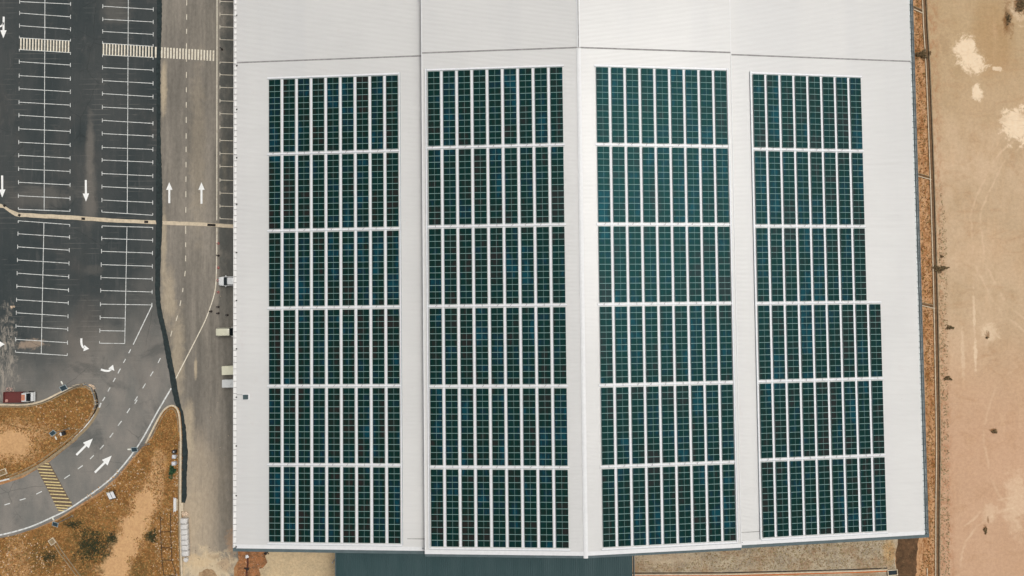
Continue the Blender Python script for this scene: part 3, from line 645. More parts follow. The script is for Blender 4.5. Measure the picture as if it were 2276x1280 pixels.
for b,(xb,zf,sl_,sg,bn,yo) in enumerate(BL):
    ang=math.atan(sl_)*(1 if sg>0 else -1)
    for r in range(6):
        nc=8 if (b==3 and r<3) else 9
        for c in range(nc):
            X=xb+c*PP; Yt=Y0-RP*r+yo
            a=empty('solar_array',(X,Yt,zf(X)+.20),(0,ang,0),label=f"dark solar strip, {ORD[c]} from left in the {ORD[r]} row of the {bn} block",cat='solar panels',group=f'solar panel strips on the warehouse roof')
            for k in range(12):
                if first: o=panel; first=False
                else: o=bpy.data.objects.new('solar_panel',pm); C.objects.link(o)
                o.parent=a; o.location=(0,-k*p0,0)
            if b==0 and r==0 and c==0: o=rail
            else: o=bpy.data.objects.new('mounting_rail',rm); C.objects.link(o)
            o.parent=a
            if r<5:
                o=bpy.data.objects.new('cable',cms[(r*9+c*5+b)%4]); C.objects.link(o); o.parent=a
    # walkways between the panel columns
    yb=Y0-5*RP-LEN+yo
    wm={}
    for c in range(8):
        X=xb+c*PP+PW; yt=Y0+yo if not (b==3 and c==7) else Y0-3*RP+yo
        key=round(yt,2)
        if key not in wm:
            bm=bmesh.new(); box(bm,.10,PP-PW-.10,yb-yt,0,0,.03); o=obj('roof_walkway',bm,M['walk']); wm[key]=o.data
        else: o=bpy.data.objects.new('roof_walkway',wm[key]); C.objects.link(o)
        o.location=(X,yt,zf(X)+.045); o.rotation_euler=(0,ang,0)
        tag(o,f"narrow white roof walkway between the {ORD[c]} and {ORD[c+1]} panel columns of the {bn} block",'walkway','walkways between the solar strips')
    # cable trays across the block, above the top row, between rows and under the last
    for r in range(7):
        yy=(Y0-RP*r+.37 if r else Y0+.32)+yo
        if r==6: yy=Y0-5*RP-LEN-.32+yo
        nc=8 if (b==3 and r<3) else 9
        x0=xb-.3; x1=xb+(nc-1)*PP+PW+.35
        t=empty('cable_tray',(x0,yy,zf(x0)+.05),(0,ang,0),cat='cable tray',group='cable trays on the warehouse roof',
            label=(f"white cable tray above the top panel row of the {bn} block" if r==0 else f"white cable tray below the {ORD[r-1]} panel row of the {bn} block"))
        bm=bmesh.new(); box(bm,0,(x1-x0),-.13,.13,.02,.09); obj('tray_cover',bm,M['tray'],t)
        bm=bmesh.new(); box(bm,0,(x1-x0),-.19,-.134,.0,.10); obj('tray_edge',bm,M['traydark'],t)
    # one tray up the side of each block
    right=(b in (0,2)); xs=xb+8*PP+PW+.24 if right else xb-.34
    yt=Y0+.5+yo; 
    t=empty('cable_tray',(xs,yt,zf(xs)+.05),(0,ang,0),cat='cable tray',group='cable trays on the warehouse roof',
        label=f"long cable tray down the {'right' if right else 'left'} side of the {bn} block")
    bm=bmesh.new(); box(bm,-.10,.08,-(6*RP+.1),0,.02,.17); obj('tray_cover',bm,M['tray'],t)
    bm=bmesh.new(); (box(bm,.085,.15,-(6*RP+.1),0,0,.19) if b!=3 else box(bm,-.19,-.105,-(6*RP+.1),0,0,.19)); obj('tray_edge',bm,M['traydark'],t)
# ================================================================= ANNEX
a0=G(747,1240,6); a1=G(1405,1240,6)
an=empty('loading_canopy',((a0.x+a1.x)/2,BOT-6,0),label='lower dark teal metal roof against the foot of the warehouse',cat='canopy')
ox,oy=an.location.x,an.location.y
bm=bmesh.new(); prof=[];x=a0.x
while x<a1.x:
    for dx,h in ((0,0),(.16,0),(.20,.05),(.29,.05)): prof.append((x+dx,h))
    x+=.33
ya,yb_=BOT+.3,BOT-16
u=[bm.verts.new((x-ox,ya-oy,6.15+h)) for x,h in prof]; v=[bm.verts.new((x-ox,yb_-oy,5.6+h)) for x,h in prof]
for i in range(len(prof)-1): bm.faces.new((u[i],u[i+1],v[i+1],v[i]))
obj('roof',bm,M['teal'],an)
for xe in (a0.x-.08,a1.x+.3):
    bm=bmesh.new(); box(bm,xe-ox-.06,xe-ox+.06,yb_-oy,ya-oy,5.5,6.25); obj('edge_trim',bm,M['slate'],an)
for i in range(7):
    x=a0.x+.5+(a1.x-a0.x-1)*i/6; bm=bmesh.new(); box(bm,x-ox-.15,x-ox+.15,yb_-oy+.6,yb_-oy+.9,0,5.55); obj('post',bm,M['slate'],an)
p=G(745.5,1240,0.0); bm=bmesh.new(); lathe(bm,[(.1,0),(.1,2.2),(.08,2.25)],8); o=obj('pipe',bm,M['flash']); o.location=G(745,1241); tag(o,'short white upright pipe at the left corner of the teal canopy','pipe')
# ================================================================= VEHICLES
def gls(): 
    n=NT('vehicle_glass',.08,0,.6); return n.out((.012,.02,.022))
M['glass']=gls()
M['tyre']=plain('tyre_rubber',(.02,.02,.02),.85); M['rim']=plain('wheel_rim',(.35,.35,.36),.4,.6)
M['lamp']=plain('lamp_lens',(.6,.6,.58),.2); M['red_lamp']=plain('red_lens',(.35,.02,.02),.3); M['blackp']=plain('black_plastic',(.025,.025,.027),.6)
def carpaint(name,c,rough=.3):
    n=NT(name,rough,0,.5); n.b.inputs['Coat Weight'].default_value=.4
    return n.out(n.mix(n.ramp(n.noise(1.8,6,.7),.4,.75,0,.35),c,tuple(x*.72 for x in c)))
M['carw']=carpaint('white_car_paint',(.78,.79,.78)); M['carc']=carpaint('cream_paint',(.70,.68,.52)); M['carred']=carpaint('dull_red_paint',(.125,.022,.018),.75)
M['caror']=carpaint('orange_rust_panel',(.52,.20,.11),.6); M['carcool']=carpaint('faded_white_paint',(.60,.61,.60),.6)
def loft(bm,st,mi=0,top=.9,shoulder=.72):
    "body from stations (x, half width, z bottom, z top)"
    rings=[]
    for x,w_,zb,zt in st:
        m=zb+(zt-zb)*shoulder
        rings.append([bm.verts.new(p) for p in ((x,-w_*.94,zb),(x,-w_,zb+(zt-zb)*.25),(x,-w_,m),(x,-w_*top,zt-.01),(x,-w_*top*.5,zt+.01),(x,w_*top*.5,zt+.01),(x,w_*top,zt-.01),(x,w_,m),(x,w_,zb+(zt-zb)*.25),(x,w_*.94,zb))])
    n=len(rings[0])
    for a,b in zip(rings,rings[1:]):
        for k in range(n): f=bm.faces.new((a[k],a[(k+1)%n],b[(k+1)%n],b[k])); f.material_index=mi
    for a in (rings[0],rings[-1]): f=bm.faces.new(a); f.material_index=mi
def wheels(t,xs,hw,r=.3,w_=.2):
    for x in xs:
        for s in (-1,1):
            bm=bmesh.new(); lathe(bm,[(r*.62,-w_/2),(r*.93,-w_/2),(r,-w_*.35),(r,w_*.35),(r*.93,w_/2),(r*.62,w_/2)],18)
            tw=obj('wheel',bm,M['tyre'],t,loc=(x,s*(hw-w_/2),r),rot=(math.pi/2,0,0))
            bm=bmesh.new(); lathe(bm,[(r*.6,-w_*.42),(r*.6,w_*.42),(r*.2,w_*.5)],14); obj('rim',bm,M['rim'],tw)
def sidebit(name,t,x,y,z,sx,sy,sz,m,bev=.02,mirror=True):
    for s in ((-1,1) if mirror else (1,)):
        bm=bmesh.new(); box(bm,-sx/2,sx/2,-sy/2,sy/2,-sz/2,sz/2); bmesh.ops.bevel(bm,geom=bm.edges[:],offset=min(bev,sx*.3,sy*.3,sz*.3),segments=2,affect='EDGES')
        obj(name,bm,m,t,loc=(x,s*y,z))
def sedan(loc,rz,**k):
    t=empty('parked_car',loc,(0,0,rz),**k)   # front towards +x
    bm=bmesh.new(); loft(bm,[(-2.2,.62,.35,.72),(-2.12,.74,.28,.86),(-1.9,.83,.24,.93),(-1.2,.87,.22,.97),(0,.88,.22,.95),(.9,.88,.22,.93),(1.5,.85,.22,.88),(1.95,.78,.25,.80),(2.15,.66,.28,.70),(2.22,.5,.34,.6)])
    obj('body',bm,M['carw'],t,smooth=True)
    bm=bmesh.new(); loft(bm,[(-1.55,.70,.90,.97),(-.95,.74,.9,1.36),(-.75,.74,.9,1.40),(.25,.74,.9,1.42),(1.15,.76,.88,.93)],shoulder=.3,top=.84); obj('windscreen',bm,M['glass'],t)
    bm=bmesh.new(); loft(bm,[(-.95,.60,1.385,1.42),(-.5,.64,1.395,1.445),(.1,.64,1.395,1.45),(.36,.60,1.38,1.42)],top=.95); obj('roof',bm,M['carw'],t,smooth=True)
    wheels(t,(-1.35,1.32),.86); sidebit('mirror',t,.75,.96,.98,.16,.2,.12,M['carw'])
    sidebit('headlight',t,2.02,.58,.66,.2,.3,.12,M['lamp']); sidebit('tail_light',t,-2.12,.58,.76,.1,.3,.12,M['red_lamp'])
    return t
p=G(488,625.5); sedan((p.x+2.28,p.y,.014),math.pi,label='white car parked nose out, half hidden under the warehouse eave',cat='car')
def kei(loc,**k):
    t=empty('parked_van',loc,**k)
    bm=bmesh.new(); loft(bm,[(-1.65,.66,.3,1.55),(-1.6,.70,.25,1.8),(-.4,.72,.25,1.84),(.85,.72,.25,1.78),(1.25,.71,.25,1.2),(1.6,.68,.28,.95),(1.7,.6,.3,.75)],top=.93,shoulder=.5)
    obj('body',bm,M['blackp'],t,smooth=False)
    bm=bmesh.new(); loft(bm,[(-1.62,.60,1.70,1.83),(-1.5,.64,1.78,1.90),(0,.65,1.80,1.93),(.70,.63,1.76,1.88),(.80,.58,1.74,1.83)],top=.93); obj('roof',bm,M['carc'],t,smooth=True)
    bm=bmesh.new(); v=[bm.verts.new(q_) for q_ in ((.86,-.62,1.76),(.86,.62,1.76),(1.34,.66,1.20),(1.34,-.66,1.20))]; f=bm.faces.new(v); bmesh.ops.solidify(bm,geom=[f],thickness=.05); obj('windscreen',bm,M['glass'],t)
    for s in (-1,1):
        bm=bmesh.new(); box(bm,-1.64,1.3,-.02,.02,-.3,.3); obj('side_panel',bm,M['carc'],t,loc=(0,s*.735,.72))
    wheels(t,(-1.1,1.1),.73,.27,.16); sidebit('mirror',t,1.12,.86,1.35,.12,.2,.18,M['lamp']); sidebit('headlight',t,1.66,.45,.7,.08,.22,.16,M['lamp'])
    bm=bmesh.new(); tube(bm,[(-1.3,.0,0),(1.0,0,0)],.02,5); 
    for s in (-1,1): 
        bb=bm if s==1 else None
    obj('roof_rail',bm,M['blackp'],t,loc=(0,.69,1.86))
    return t
p=G(480.5,737.5,0); kei((p.x+2.3,p.y,.014),label='small cream roofed van parked nose in beside the warehouse',cat='van')
def boxtruck(loc,L,w_,h,m,rz=0,scuff=False,**k):
    t=empty('box_truck',loc,(0,0,rz),**k)
    bm=bmesh.new(); box(bm,0,L,-w_/2,w_/2,.62,h); bmesh.ops.bevel(bm,geom=bm.edges[:],offset=.06,segments=2,affect='EDGES'); obj('cargo_box',bm,m,t)
    bm=bmesh.new(); loft(bm,[(L+.08,w_*.46,.35,1.75),(L+.7,w_*.47,.35,1.8),(L+1.0,w_*.47,.35,1.3),(L+1.4,w_*.45,.4,1.0)],top=.9,shoulder=.5); obj('cab',bm,m,t)
    bm=bmesh.new(); v=[bm.verts.new(q_) for q_ in ((L+.74,-w_*.4,1.79),(L+.74,w_*.4,1.79),(L+1.04,w_*.42,1.3),(L+1.04,-w_*.42,1.3))]; f=bm.faces.new(v); bmesh.ops.solidify(bm,geom=[f],thickness=.04); obj('windscreen',bm,M['glass'],t)
    bm=bmesh.new(); box(bm,.1,L+1.2,-w_*.3,w_*.3,.36,.6); obj('chassis',bm,M['blackp'],t)
    bm=bmesh.new(); box(bm,-.05,.02,-w_/2+.1,w_/2-.1,.5,.62); obj('bumper',bm,M['blackp'],t)
    if scuff:
        bm=bmesh.new(); rn=random.Random(2)
        for _ in range(7):
            x,y=L*.6+rn.uniform(-.3,.35),-.15+rn.uniform(-.25,.25); tube(bm,[(x,y,h+.012),(x+rn.uniform(-.2,.2),y+rn.uniform(-.15,.15),h+.012)],.015,4)
        obj('rope_scrap',bm,M['joint'],t)
    wheels(t,(.6,L+.8),w_/2,.3,.18); sidebit('mirror',t,L+.95,w_/2+.1,1.3,.08,.16,.2,M['blackp'])
    return t
p=G(491.3,821,0); boxtruck((p.x+1.0,p.y-.05,.014),2.5,1.6,2.25,M['carc'],R(2),label='cream box truck backed out from the eave beside a white one',cat='truck')
p=G(491.3,849.5,0); boxtruck((p.x+1.0,p.y-.05,.014),2.5,1.42,2.15,M['carcool'],0,True,label='white box truck with scraps on its roof below the cream truck',cat='truck')
def redtruck(loc,**k):
    t=empty('flatbed_truck',loc,**k)
    bm=bmesh.new(); box(bm,-2.6,.78,-.92,.92,.72,.80); obj('bed_floor',bm,M['carred'],t)
    for nm,a in (('bed_side',(-2.6,.78,.92,.97,.66,1.12)),('bed_side',(-2.6,.78,-.97,-.92,.66,1.12)),('tailgate',(-2.66,-2.6,-.97,.97,.66,1.12)),('headboard',(.78,.84,-.97,.97,.66,1.5))):
        bm=bmesh.new(); box(bm,*a); obj(nm,bm,M['carred'],t)
    bm=bmesh.new()
    for x in (-1.9,-1.2,-.5,.2): box(bm,x,x+.04,-.9,.9,.802,.815)
    obj('floor_rib',bm,M['carred'],t)
    bm=bmesh.new(); box(bm,-2.5,2.2,-.5,.5,.42,.66); obj('chassis',bm,M['blackp'],t)
    bm=bmesh.new(); loft(bm,[(.92,.80,.45,1.62),(1.0,.84,.4,1.72),(1.75,.84,.4,1.72),(2.2,.84,.4,1.12),(2.32,.84,.4,1.02),(2.48,.80,.42,.9),(2.54,.7,.45,.7)],top=.88,shoulder=.55); obj('cab',bm,M['carcool'],t)
    bm=bmesh.new(); box(bm,1.0,1.62,-.52,.52,1.74,1.80); bmesh.ops.bevel(bm,geom=bm.edges[:],offset=.02,segments=1,affect='EDGES'); obj('roof_panel',bm,M['caror'],t)
    bm=bmesh.new(); v=[bm.verts.new(q_) for q_ in ((1.82,-.66,1.70),(1.82,.66,1.70),(2.24,.72,1.16),(2.24,-.72,1.16))]; f=bm.faces.new(v); bmesh.ops.solidify(bm,geom=[f],thickness=.05); obj('windscreen',bm,M['glass'],t)
    bm=bmesh.new(); box(bm,2.52,2.64,-.86,.86,.42,.62); obj('bumper',bm,M['carcool'],t)
    sidebit('headlight',t,2.5,.6,.78,.12,.26,.16,M['lamp']); sidebit('mirror',t,2.12,1.0,1.3,.1,.2,.24,M['blackp'])
    wheels(t,(-1.7,1.85),.92,.36,.24)
    bm=bmesh.new(); lathe(bm,[(.24,0),(.28,.05),(.26,.12),(.12,.14)],14); obj('pale_basin',bm,plain('basin_pink',col(190,140,128),.7),t,loc=(-2.2,-.62,.81))
    return t
p=G(50.5,881); redtruck((p.x-.05,p.y,.004),label='flatbed truck with dull red bed and white cab parked beside the kerb',cat='truck')
p=G(23,867.5); 
def rubble(name,px,py,n,r,m,label,cat,seed=1,sz=.12):
    rn=random.Random(seed); bm=bmesh.new()
    for _ in range(n):
        a=rn.uniform(0,6.28); d=r*math.sqrt(rn.random()); s=sz*rn.uniform(.5,1.4)
        Mx=Matrix.Translation((d*math.cos(a),d*math.sin(a)*.7,s*.35))@Matrix.Rotation(rn.uniform(0,3),4,'Z')@Matrix.Rotation(rn.uniform(-.5,.5),4,'X')
        r_=bmesh.ops.create_icosphere(bm,subdivisions=1,radius=s,matrix=Mx)
        for v in r_['verts']: v.co+=Vector((rn.uniform(-1,1),rn.uniform(-1,1),rn.uniform(-1,1)))*s*.25
    o=obj(name,bm,m); o.location=G(px,py,.03); return tag(o,label,cat)
M['stone']=plain('pale_stone',col(206,184,160),.9,var=.25)
rubble('rubble_heap',22,867,26,.7,plain('pinkish_rubble',col(176,150,140),.9,var=.3),'small pinkish heap of rubble behind the red truck bed','rubble',3)
rubble('rubble_heap',203,861,40,.75,M['stone'],'pale broken concrete heap at the tip of the kerbed soil plot','rubble',4)
rubble('rubble_heap',29,682,16,.35,M['stone'],'tiny pale rubble pile left of the parking bays','rubble',5)
# ================================================================= LAMPS
M['pole']=plain('galvanised_pole',(.30,.31,.31),.5,.4); M['lampw']=plain('white_lamp_shell',(.72,.72,.64),.4)
M['lampcell']=plain('lamp_cell_slate',(.025,.045,.055),.4); M['lampframe']=plain('lamp_frame_grey',(.30,.36,.37),.5)
def solarlamp(base,h,top,label,tilt=0,s=1.05,armdir=None,boxes=False):
    "pole at the base, framed solar panel on top, lamp head on a short arm"
    b=G(*base); t=empty('solar_street_lamp',(b.x,b.y,0),label=label,cat='street lamp',group='solar street lamps along the road')
    bm=bmesh.new(); tube(bm,[(0,0,0),(0,0,h)],.09,10,r2=.06); obj('pole',bm,M['pole'],t)
    bm=bmesh.new(); box(bm,-.2,.2,-.2,.2,0,.25); obj('base_block',bm,M['concrete_dim'],t)
    Mx=Euler((R(14),0,tilt)).to_matrix().to_4x4()
    bm=bmesh.new(); box(bm,-s/2,s/2,-s*.4,s*.4,-.03,.03); o=obj('panel_frame',bm,M['lampframe'],t,loc=(0,0,h+.12)); o.rotation_euler=(R(14),0,tilt)
    bm=bmesh.new(); box(bm,-s/2+.08,s/2-.08,-s*.4+.08,s*.4-.08,.032,.04); q_=obj('solar_cell',bm,M['lampcell'],o)
    a=armdir; bm=bmesh.new(); tube(bm,[(0,0,h-.25),(math.cos(a)*.8,math.sin(a)*.8,h-.1)],.035,6); obj('arm',bm,M['pole'],t)
    bm=bmesh.new(); box(bm,-.3,.3,-.12,.12,-.05,.05); bmesh.ops.bevel(bm,geom=bm.edges[:],offset=.04,segments=2,affect='EDGES'); obj('lamp_head',bm,M['lampw'],t,loc=(math.cos(a)*1.0,math.sin(a)*1.0,h-.08),rot=(0,0,a))
    return t
solarlamp((181,855),5.0,None,'solar street lamp standing above the rounded tip of the upper soil plot',R(24),1.15,R(115))
solarlamp((155,952),4.6,None,'solar street lamp with boxes at its foot near the lower kerb of the soil plot',R(38),1.0,R(-65))
solarlamp((332,986),5.0,None,'solar street lamp leaning over the outer white line of the curve',R(4),1.05,R(180))
solarlamp((162,1146),4.8,None,'solar street lamp beside the curve nearest the yellow hatching',R(-18),1.05,R(120))
def slab(name,px,py,sx,sy,h,m,label,cat,rz=0,group=None,bev=.04,z=.1):
    bm=bmesh.new(); box(bm,-sx/2,sx/2,-sy/2,sy/2,0,h); bmesh.ops.bevel(bm,geom=bm.edges[:],offset=min(bev,h*.3),segments=2,affect='EDGES')
    o=obj(name,bm,m); p=G(px,py,z); o.location=p; o.rotation_euler=(0,0,rz); return tag(o,label,cat,group)
slab('control_box',139,964,.42,.6,.5,M['flash'],'white box at the foot of a lamp on the soil plot','box',R(25))
slab('battery_box',144,962,.5,.7,.6,M['blackp'],'black box between the white box and the soil plot kerb','box',R(20))
for i,x in enumerate((129.5,134)): slab('plank',x,965,.12,.5,.06,M['concrete'],('left' if i==0 else 'right')+' one of two pale planks beside the white lamp box','plank',R(35))
# information board with two white panels
p=G(253,1098); t=empty('notice_board',(p.x,p.y,.1),(0,0,R(14)),label='twin white boards on a dark frame tilted back in the brown grass',cat='notice board')
bm=bmesh.new(); box(bm,-.66,.66,-.8,.8,-.05,.0); o=obj('frame',bm,M['blackp'],t,loc=(0,0,.75),rot=(R(18),0,0))
for s in (-1,1):
    bm=bmesh.new(); box(bm,s*.32-.27,s*.32+.27,-.68,.62,.003,.03); obj('board',bm,M['flash'],o)
    bm=bmesh.new(); tube(bm,[(s*.6,.62,0),(s*.6,.62,.9)],.05,6); obj('post',bm,M['blackp'],t)
    bm=bmesh.new(); box(bm,s*.33-.26,s*.33+.26,.70,.80,.003,.05); obj('top_rail',bm,M['concrete'],o)
for i,(x,y) in enumerate(((246,1083),(257,1077))):
    bm=bmesh.new(); lathe(bm,[(.08,0),(.08,.7),(.11,.72),(.11,.8)],10); o=obj('marker_post',bm,M['concrete']); o.location=G(x,y,.1); tag(o,('left' if i==0 else 'right')+' one of two pale marker posts above the twin boards','post')
# guard rail round the soil plot
gp=gl(smoothpts([(190,852),(205,860),(211,872),(216,889),(217,897),(212,908),(196,932),(175,953),(140,983)],3)); t=empty('guard_rail',gp[0],label='low pale guard rail curving round the right end of the soil plot',cat='guard rail')
bm=bmesh.new(); ribbon(bm,[p-gp[0] for p in gp[:16]],.09,.5,.72); obj('rail',bm,M['pole'],t)
for i in range(0,len(gp),3):
    bm=bmesh.new(); q_=gp[i]-gp[0]; box(bm,q_.x-.07,q_.x+.07,q_.y-.07,q_.y+.07,0,.75); obj('post',bm,M['concrete'],t)
# bins and bags beside the wall
def crate(name,px,py,s,m,label,cat,lid):
    t=empty(name,G(px,py,.1),(0,0,R(random.uniform(-6,6))),label=label,cat=cat)
    bm=bmesh.new(); lathe(bm,[(s*.42,0),(s*.5,.75),(s*.54,.78),(s*.54,.83)],4); bmesh.ops.rotate(bm,verts=bm.verts[:],matrix=Matrix.Rotation(R(45),3,'Z')); bmesh.ops.scale(bm,vec=(1.3,1.3,1),verts=bm.verts[:]); obj('tank',bm,m,t)
    bm=bmesh.new(); lathe(bm,[(s*.2,0),(s*.2,.05),(s*.12,.07)],10); obj('lid',bm,lid,t,loc=(0,0,.83))
    return t
M['grey_w']=plain('pale_grey_plastic',(.52,.53,.56),.5,var=.1); M['green']=plain('green_plastic',(.02,.11,.05),.5,var=.3)
crate('waste_bin',391,1002,.62,M['blackp'],'black bin topmost in the line beside the tan wall','bin',M['grey_w'])
crate('water_tank',391,1013,.66,M['grey_w'],'pale grey square tank right below the black bin','tank',M['flash'])
crate('water_tank',390.5,1028,.68,M['grey_w'],'pale grey square tank just above the green plants','tank',M['flash'])
def leafy(name,px,py,r,h,n,mats,label,cat,seed,stretch=(1,1),leaf=.12,group=None,flatness=.8):
    rn=random.Random(seed); p=G(px,py,.05); t=empty(name,p,label=label,cat=cat,group=group)
    bm=bmesh.new()
    for _ in range(n):
        th=rn.uniform(0,6.28); u_=rn.random()**.6; z=h*(.1+.9*rn.random()*(1-.7*u_*u_)); rad=r*u_*(1+.35*math.sin(3*th+seed)+.2*math.sin(7*th))
        c=Vector((rad*math.cos(th)*stretch[0],rad*math.sin(th)*stretch[1],z)); s=leaf*rn.uniform(.5,1.4)
        E_=Euler((rn.uniform(-.9,.9),rn.uniform(-.9,.9),rn.uniform(0,6.28))).to_matrix()
        vs=[bm.verts.new(c+E_@Vector(q_)) for q_ in ((-s,0,0),(0,-s*.45,.02),(s,0,0),(0,s*.45,.02))]; f=bm.faces.new(vs); f.material_index=rn.randrange(len(mats))
    obj('foliage',bm,mats,t)
    bm=bmesh.new()
    for k in range(4):
        a=k*1.6+seed; tube(bm,[(0,0,0),(math.cos(a)*r*.3*stretch[0],math.sin(a)*r*.3*stretch[1],h*.5),(math.cos(a)*r*.55*stretch[0],math.sin(a)*r*.55*stretch[1],h*.75)],.03,5,r2=.012)
    obj('stem',bm,M['bark'],t)
    return t
M['bark']=plain('bark',(.09,.06,.04),.9)
GRN=[plain('scrub_olive',(.05,.05,.02),.9,var=.3),plain('scrub_green',(.035,.045,.02),.9,var=.3)]
GR=[plain('green_leaf',(.035,.10,.035),.7,var=.4),plain('dark_green_leaf',(.015,.055,.03),.7,var=.4)]
OL=[plain('olive_leaf',(.20,.14,.065),.8,var=.4),plain('dry_brown_leaf',(.28,.17,.085),.8,var=.4),plain('dull_green_leaf',(.15,.13,.06),.8,var=.4)]
leafy('shrub',384,1045,.62,.8,900,GR,'bright green potted shrub beside the tan wall','shrub',2,(.9,1.2),.1)
leafy('shrub',381,1060,.34,.6,350,[GR[0],OL[2]],'small dull green plant below the bright green shrub','shrub',5,(1,1),.09)
# pipes
t=empty('pipe_stack',G(391,1121,.1),label='short stack of white pipes lying along the tan wall',cat='pipes')
for i,(dx,l,z) in enumerate(((-.28,1.25,.12),(0,1.2,.12),(.26,1.0,.12),(-.1,1.1,.3))):
    bm=bmesh.new(); tube(bm,[(dx,-l,z),(dx,l,z)],.115,10); obj('pipe',bm,M['flash'] if i!=2 else M['concrete'],t)
# bulk bags
M['bag']=plain('woven_white_bag',(.62,.60,.57),.8,var=.1,scale=3)
names_=['topmost full','second','third','fourth','fifth','sixth','lowest']
def bagmesh(seed):
    rn=random.Random(seed); bm=bmesh.new(); box(bm,-.58,.58,-.44,.44,0,.85)
    bmesh.ops.subdivide_edges(bm,edges=bm.edges[:],cuts=3,use_grid_fill=True)
    for v in bm.verts:
        k=math.sin(max(0,min(1,v.co.z/.85))*math.pi); v.co.x*=1+.1*k; v.co.y*=1+.06*k
        if v.co.z>.8: v.co.z+=.08*math.cos(v.co.x*2.2)*math.cos(v.co.y*2.8)
        v.co+=Vector((rn.uniform(-1,1),rn.uniform(-1,1),rn.uniform(-1,1)))*.018
    return bm
for i,y in enumerate((1155.5,1168,1180,1191.5,1203,1214.5,1227)):
    t=empty('bulk_bag',G(412.5+i*.5,y,.03),(0,0,R(random.uniform(-3,3))),label=f"{names_[i]} white bulk bag in the row beside the tan wall",cat='bag',group='white bulk bags in a row by the wall')
    obj('sack',bagmesh(i),M['bag'],t,smooth=True)
    bm=bmesh.new(); tube(bm,[(-.6,-.44,.6),(-.3,-.46,.93),(.3,-.44,.93),(.66,-.36,.55)],.035,5); obj('strap',bm,M['joint'],t)
rubble('rubble_bag',412,1142,60,.6,M['stone'],'open heap of pale stones above the row of white bags','rubble',9,.13)
bm=bmesh.new(); lathe(bm,[(.36,0),(.4,.04),(.38,.3),(.42,.34),(.42,.4),(.3,.4),(.3,.3)],18); o=obj('drum',bm,M['bag']); o.location=G(415,1242,.03); o.rotation_euler=(R(12),0,0); tag(o,'round white drum lying below the last bulk bag','drum')
slab('kerb_stone',406,1126,.5,1.5,.3,M['concrete'],'pale kerb block between the wall end and the bags','kerb stone',0)
# steel frame lying on the ground
fp=G(357,1150,.1); t=empty('steel_frame',fp,label='long dark ladder shaped steel frame lying in the brown grass',cat='steel frame')
def fr(a,b): 
    bm=bmesh.new(); tube(bm,[G(a[0],a[1],.3)-fp,G(b[0],b[1],.3)-fp],.05,6); obj('bar',bm,M['rust'],t)
M['rust']=plain('dark_rusty_steel',(.035,.025,.02),.8,var=.3)
for a,b in (((357,1148),(357,1182)),((357,1182),(360,1245)),((379,1140),(379,1182)),((379,1182),(382,1245)),((360,1245),(364,1278)),((382,1245),(392,1280)),((357,1182),(379,1182)),((359,1217),(380,1218)),((360,1245),(383,1245)),((364,1278),(392,1279))): fr(a,b)
for x,y in ((381,1181),(381,1217),(384,1244),(393,1278)):
    bm=bmesh.new(); bmesh.ops.create_icosphere(bm,subdivisions=1,radius=.17); o=obj('foot_block',bm,M['stone'],t); o.location=G(x,y,.2)-fp
# drain line in the lower plot
kerb([(118,1203),(132,1226),(150,1250),(175,1284),(190,1310)],.14,.1,.22,M['concrete_dim'],1,False)
kerb([(126,1203),(139,1224),(157,1248),(182,1282),(197,1308)],.14,.1,.22,M['concrete_dim'],1,False)
def sump(name,px,py,sx,sy,rz,label,m=None):
    t=empty(name,G(px,py,.1),(0,0,rz),label=label,cat='drain box')
    bm=bmesh.new(); w_=.14
    box(bm,-sx/2,sx/2,sy/2-w_,sy/2,0,.2); box(bm,-sx/2,sx/2,-sy/2,-sy/2+w_,0,.2); box(bm,-sx/2,-sx/2+w_,-sy/2+w_+.002,sy/2-w_-.002,0,.2); box(bm,sx/2-w_,sx/2,-sy/2+w_+.002,sy/2-w_-.002,0,.2); obj('rim',bm,M['concrete'],t)
    bm=bmesh.new(); box(bm,-sx/2+w_+.002,sx/2-w_-.002,-sy/2+w_+.002,sy/2-w_-.002,0,.05); obj('floor',bm,m or M['concrete_dim'],t)
sump('drain_sump',117,1203,1.1,1.1,R(-55),'square concrete drain box in the grass below the curve')
sump('drain_sump',5,1050,1.8,1.1,R(20),'pale concrete box at the left edge beside the curve')
sump('drain_sump',1983,1272,1.9,1.1,R(3),'concrete drain box with dark water below the warehouse corner',plain('dark_water',(.012,.022,.028),.1))
# drain grates in the pale path
for x,y,w_,lb in ((10,457,.45,'dark drain grate at the left bend of the pale path'),(43,478,.45,'dark drain grate at the lower bend of the pale path'),(185,486,.68,'dark drain grate in the path below the down arrow'),(325,493,.72,'dark drain grate in the path nearest the black strip'),(470,500,1.5,'wide dark drain grate in the path beside the warehouse')):
    t=empty('drain_grate',G(x,y,.052),(0,0,R(-3 if x>100 else -35)),label=lb,cat='drain grate',group='drain grates in the pale path')
    bm=bmesh.new(); box(bm,-w_/2,w_/2,-.22,.22,0,.01); obj('pit',bm,M['gap'],t)
    bm=bmesh.new(); k=-w_/2+.05
    while k<w_/2: box(bm,k,k+.025,-.2,.2,.012,.03); k+=.11
    obj('bars',bm,M['rust'],t)
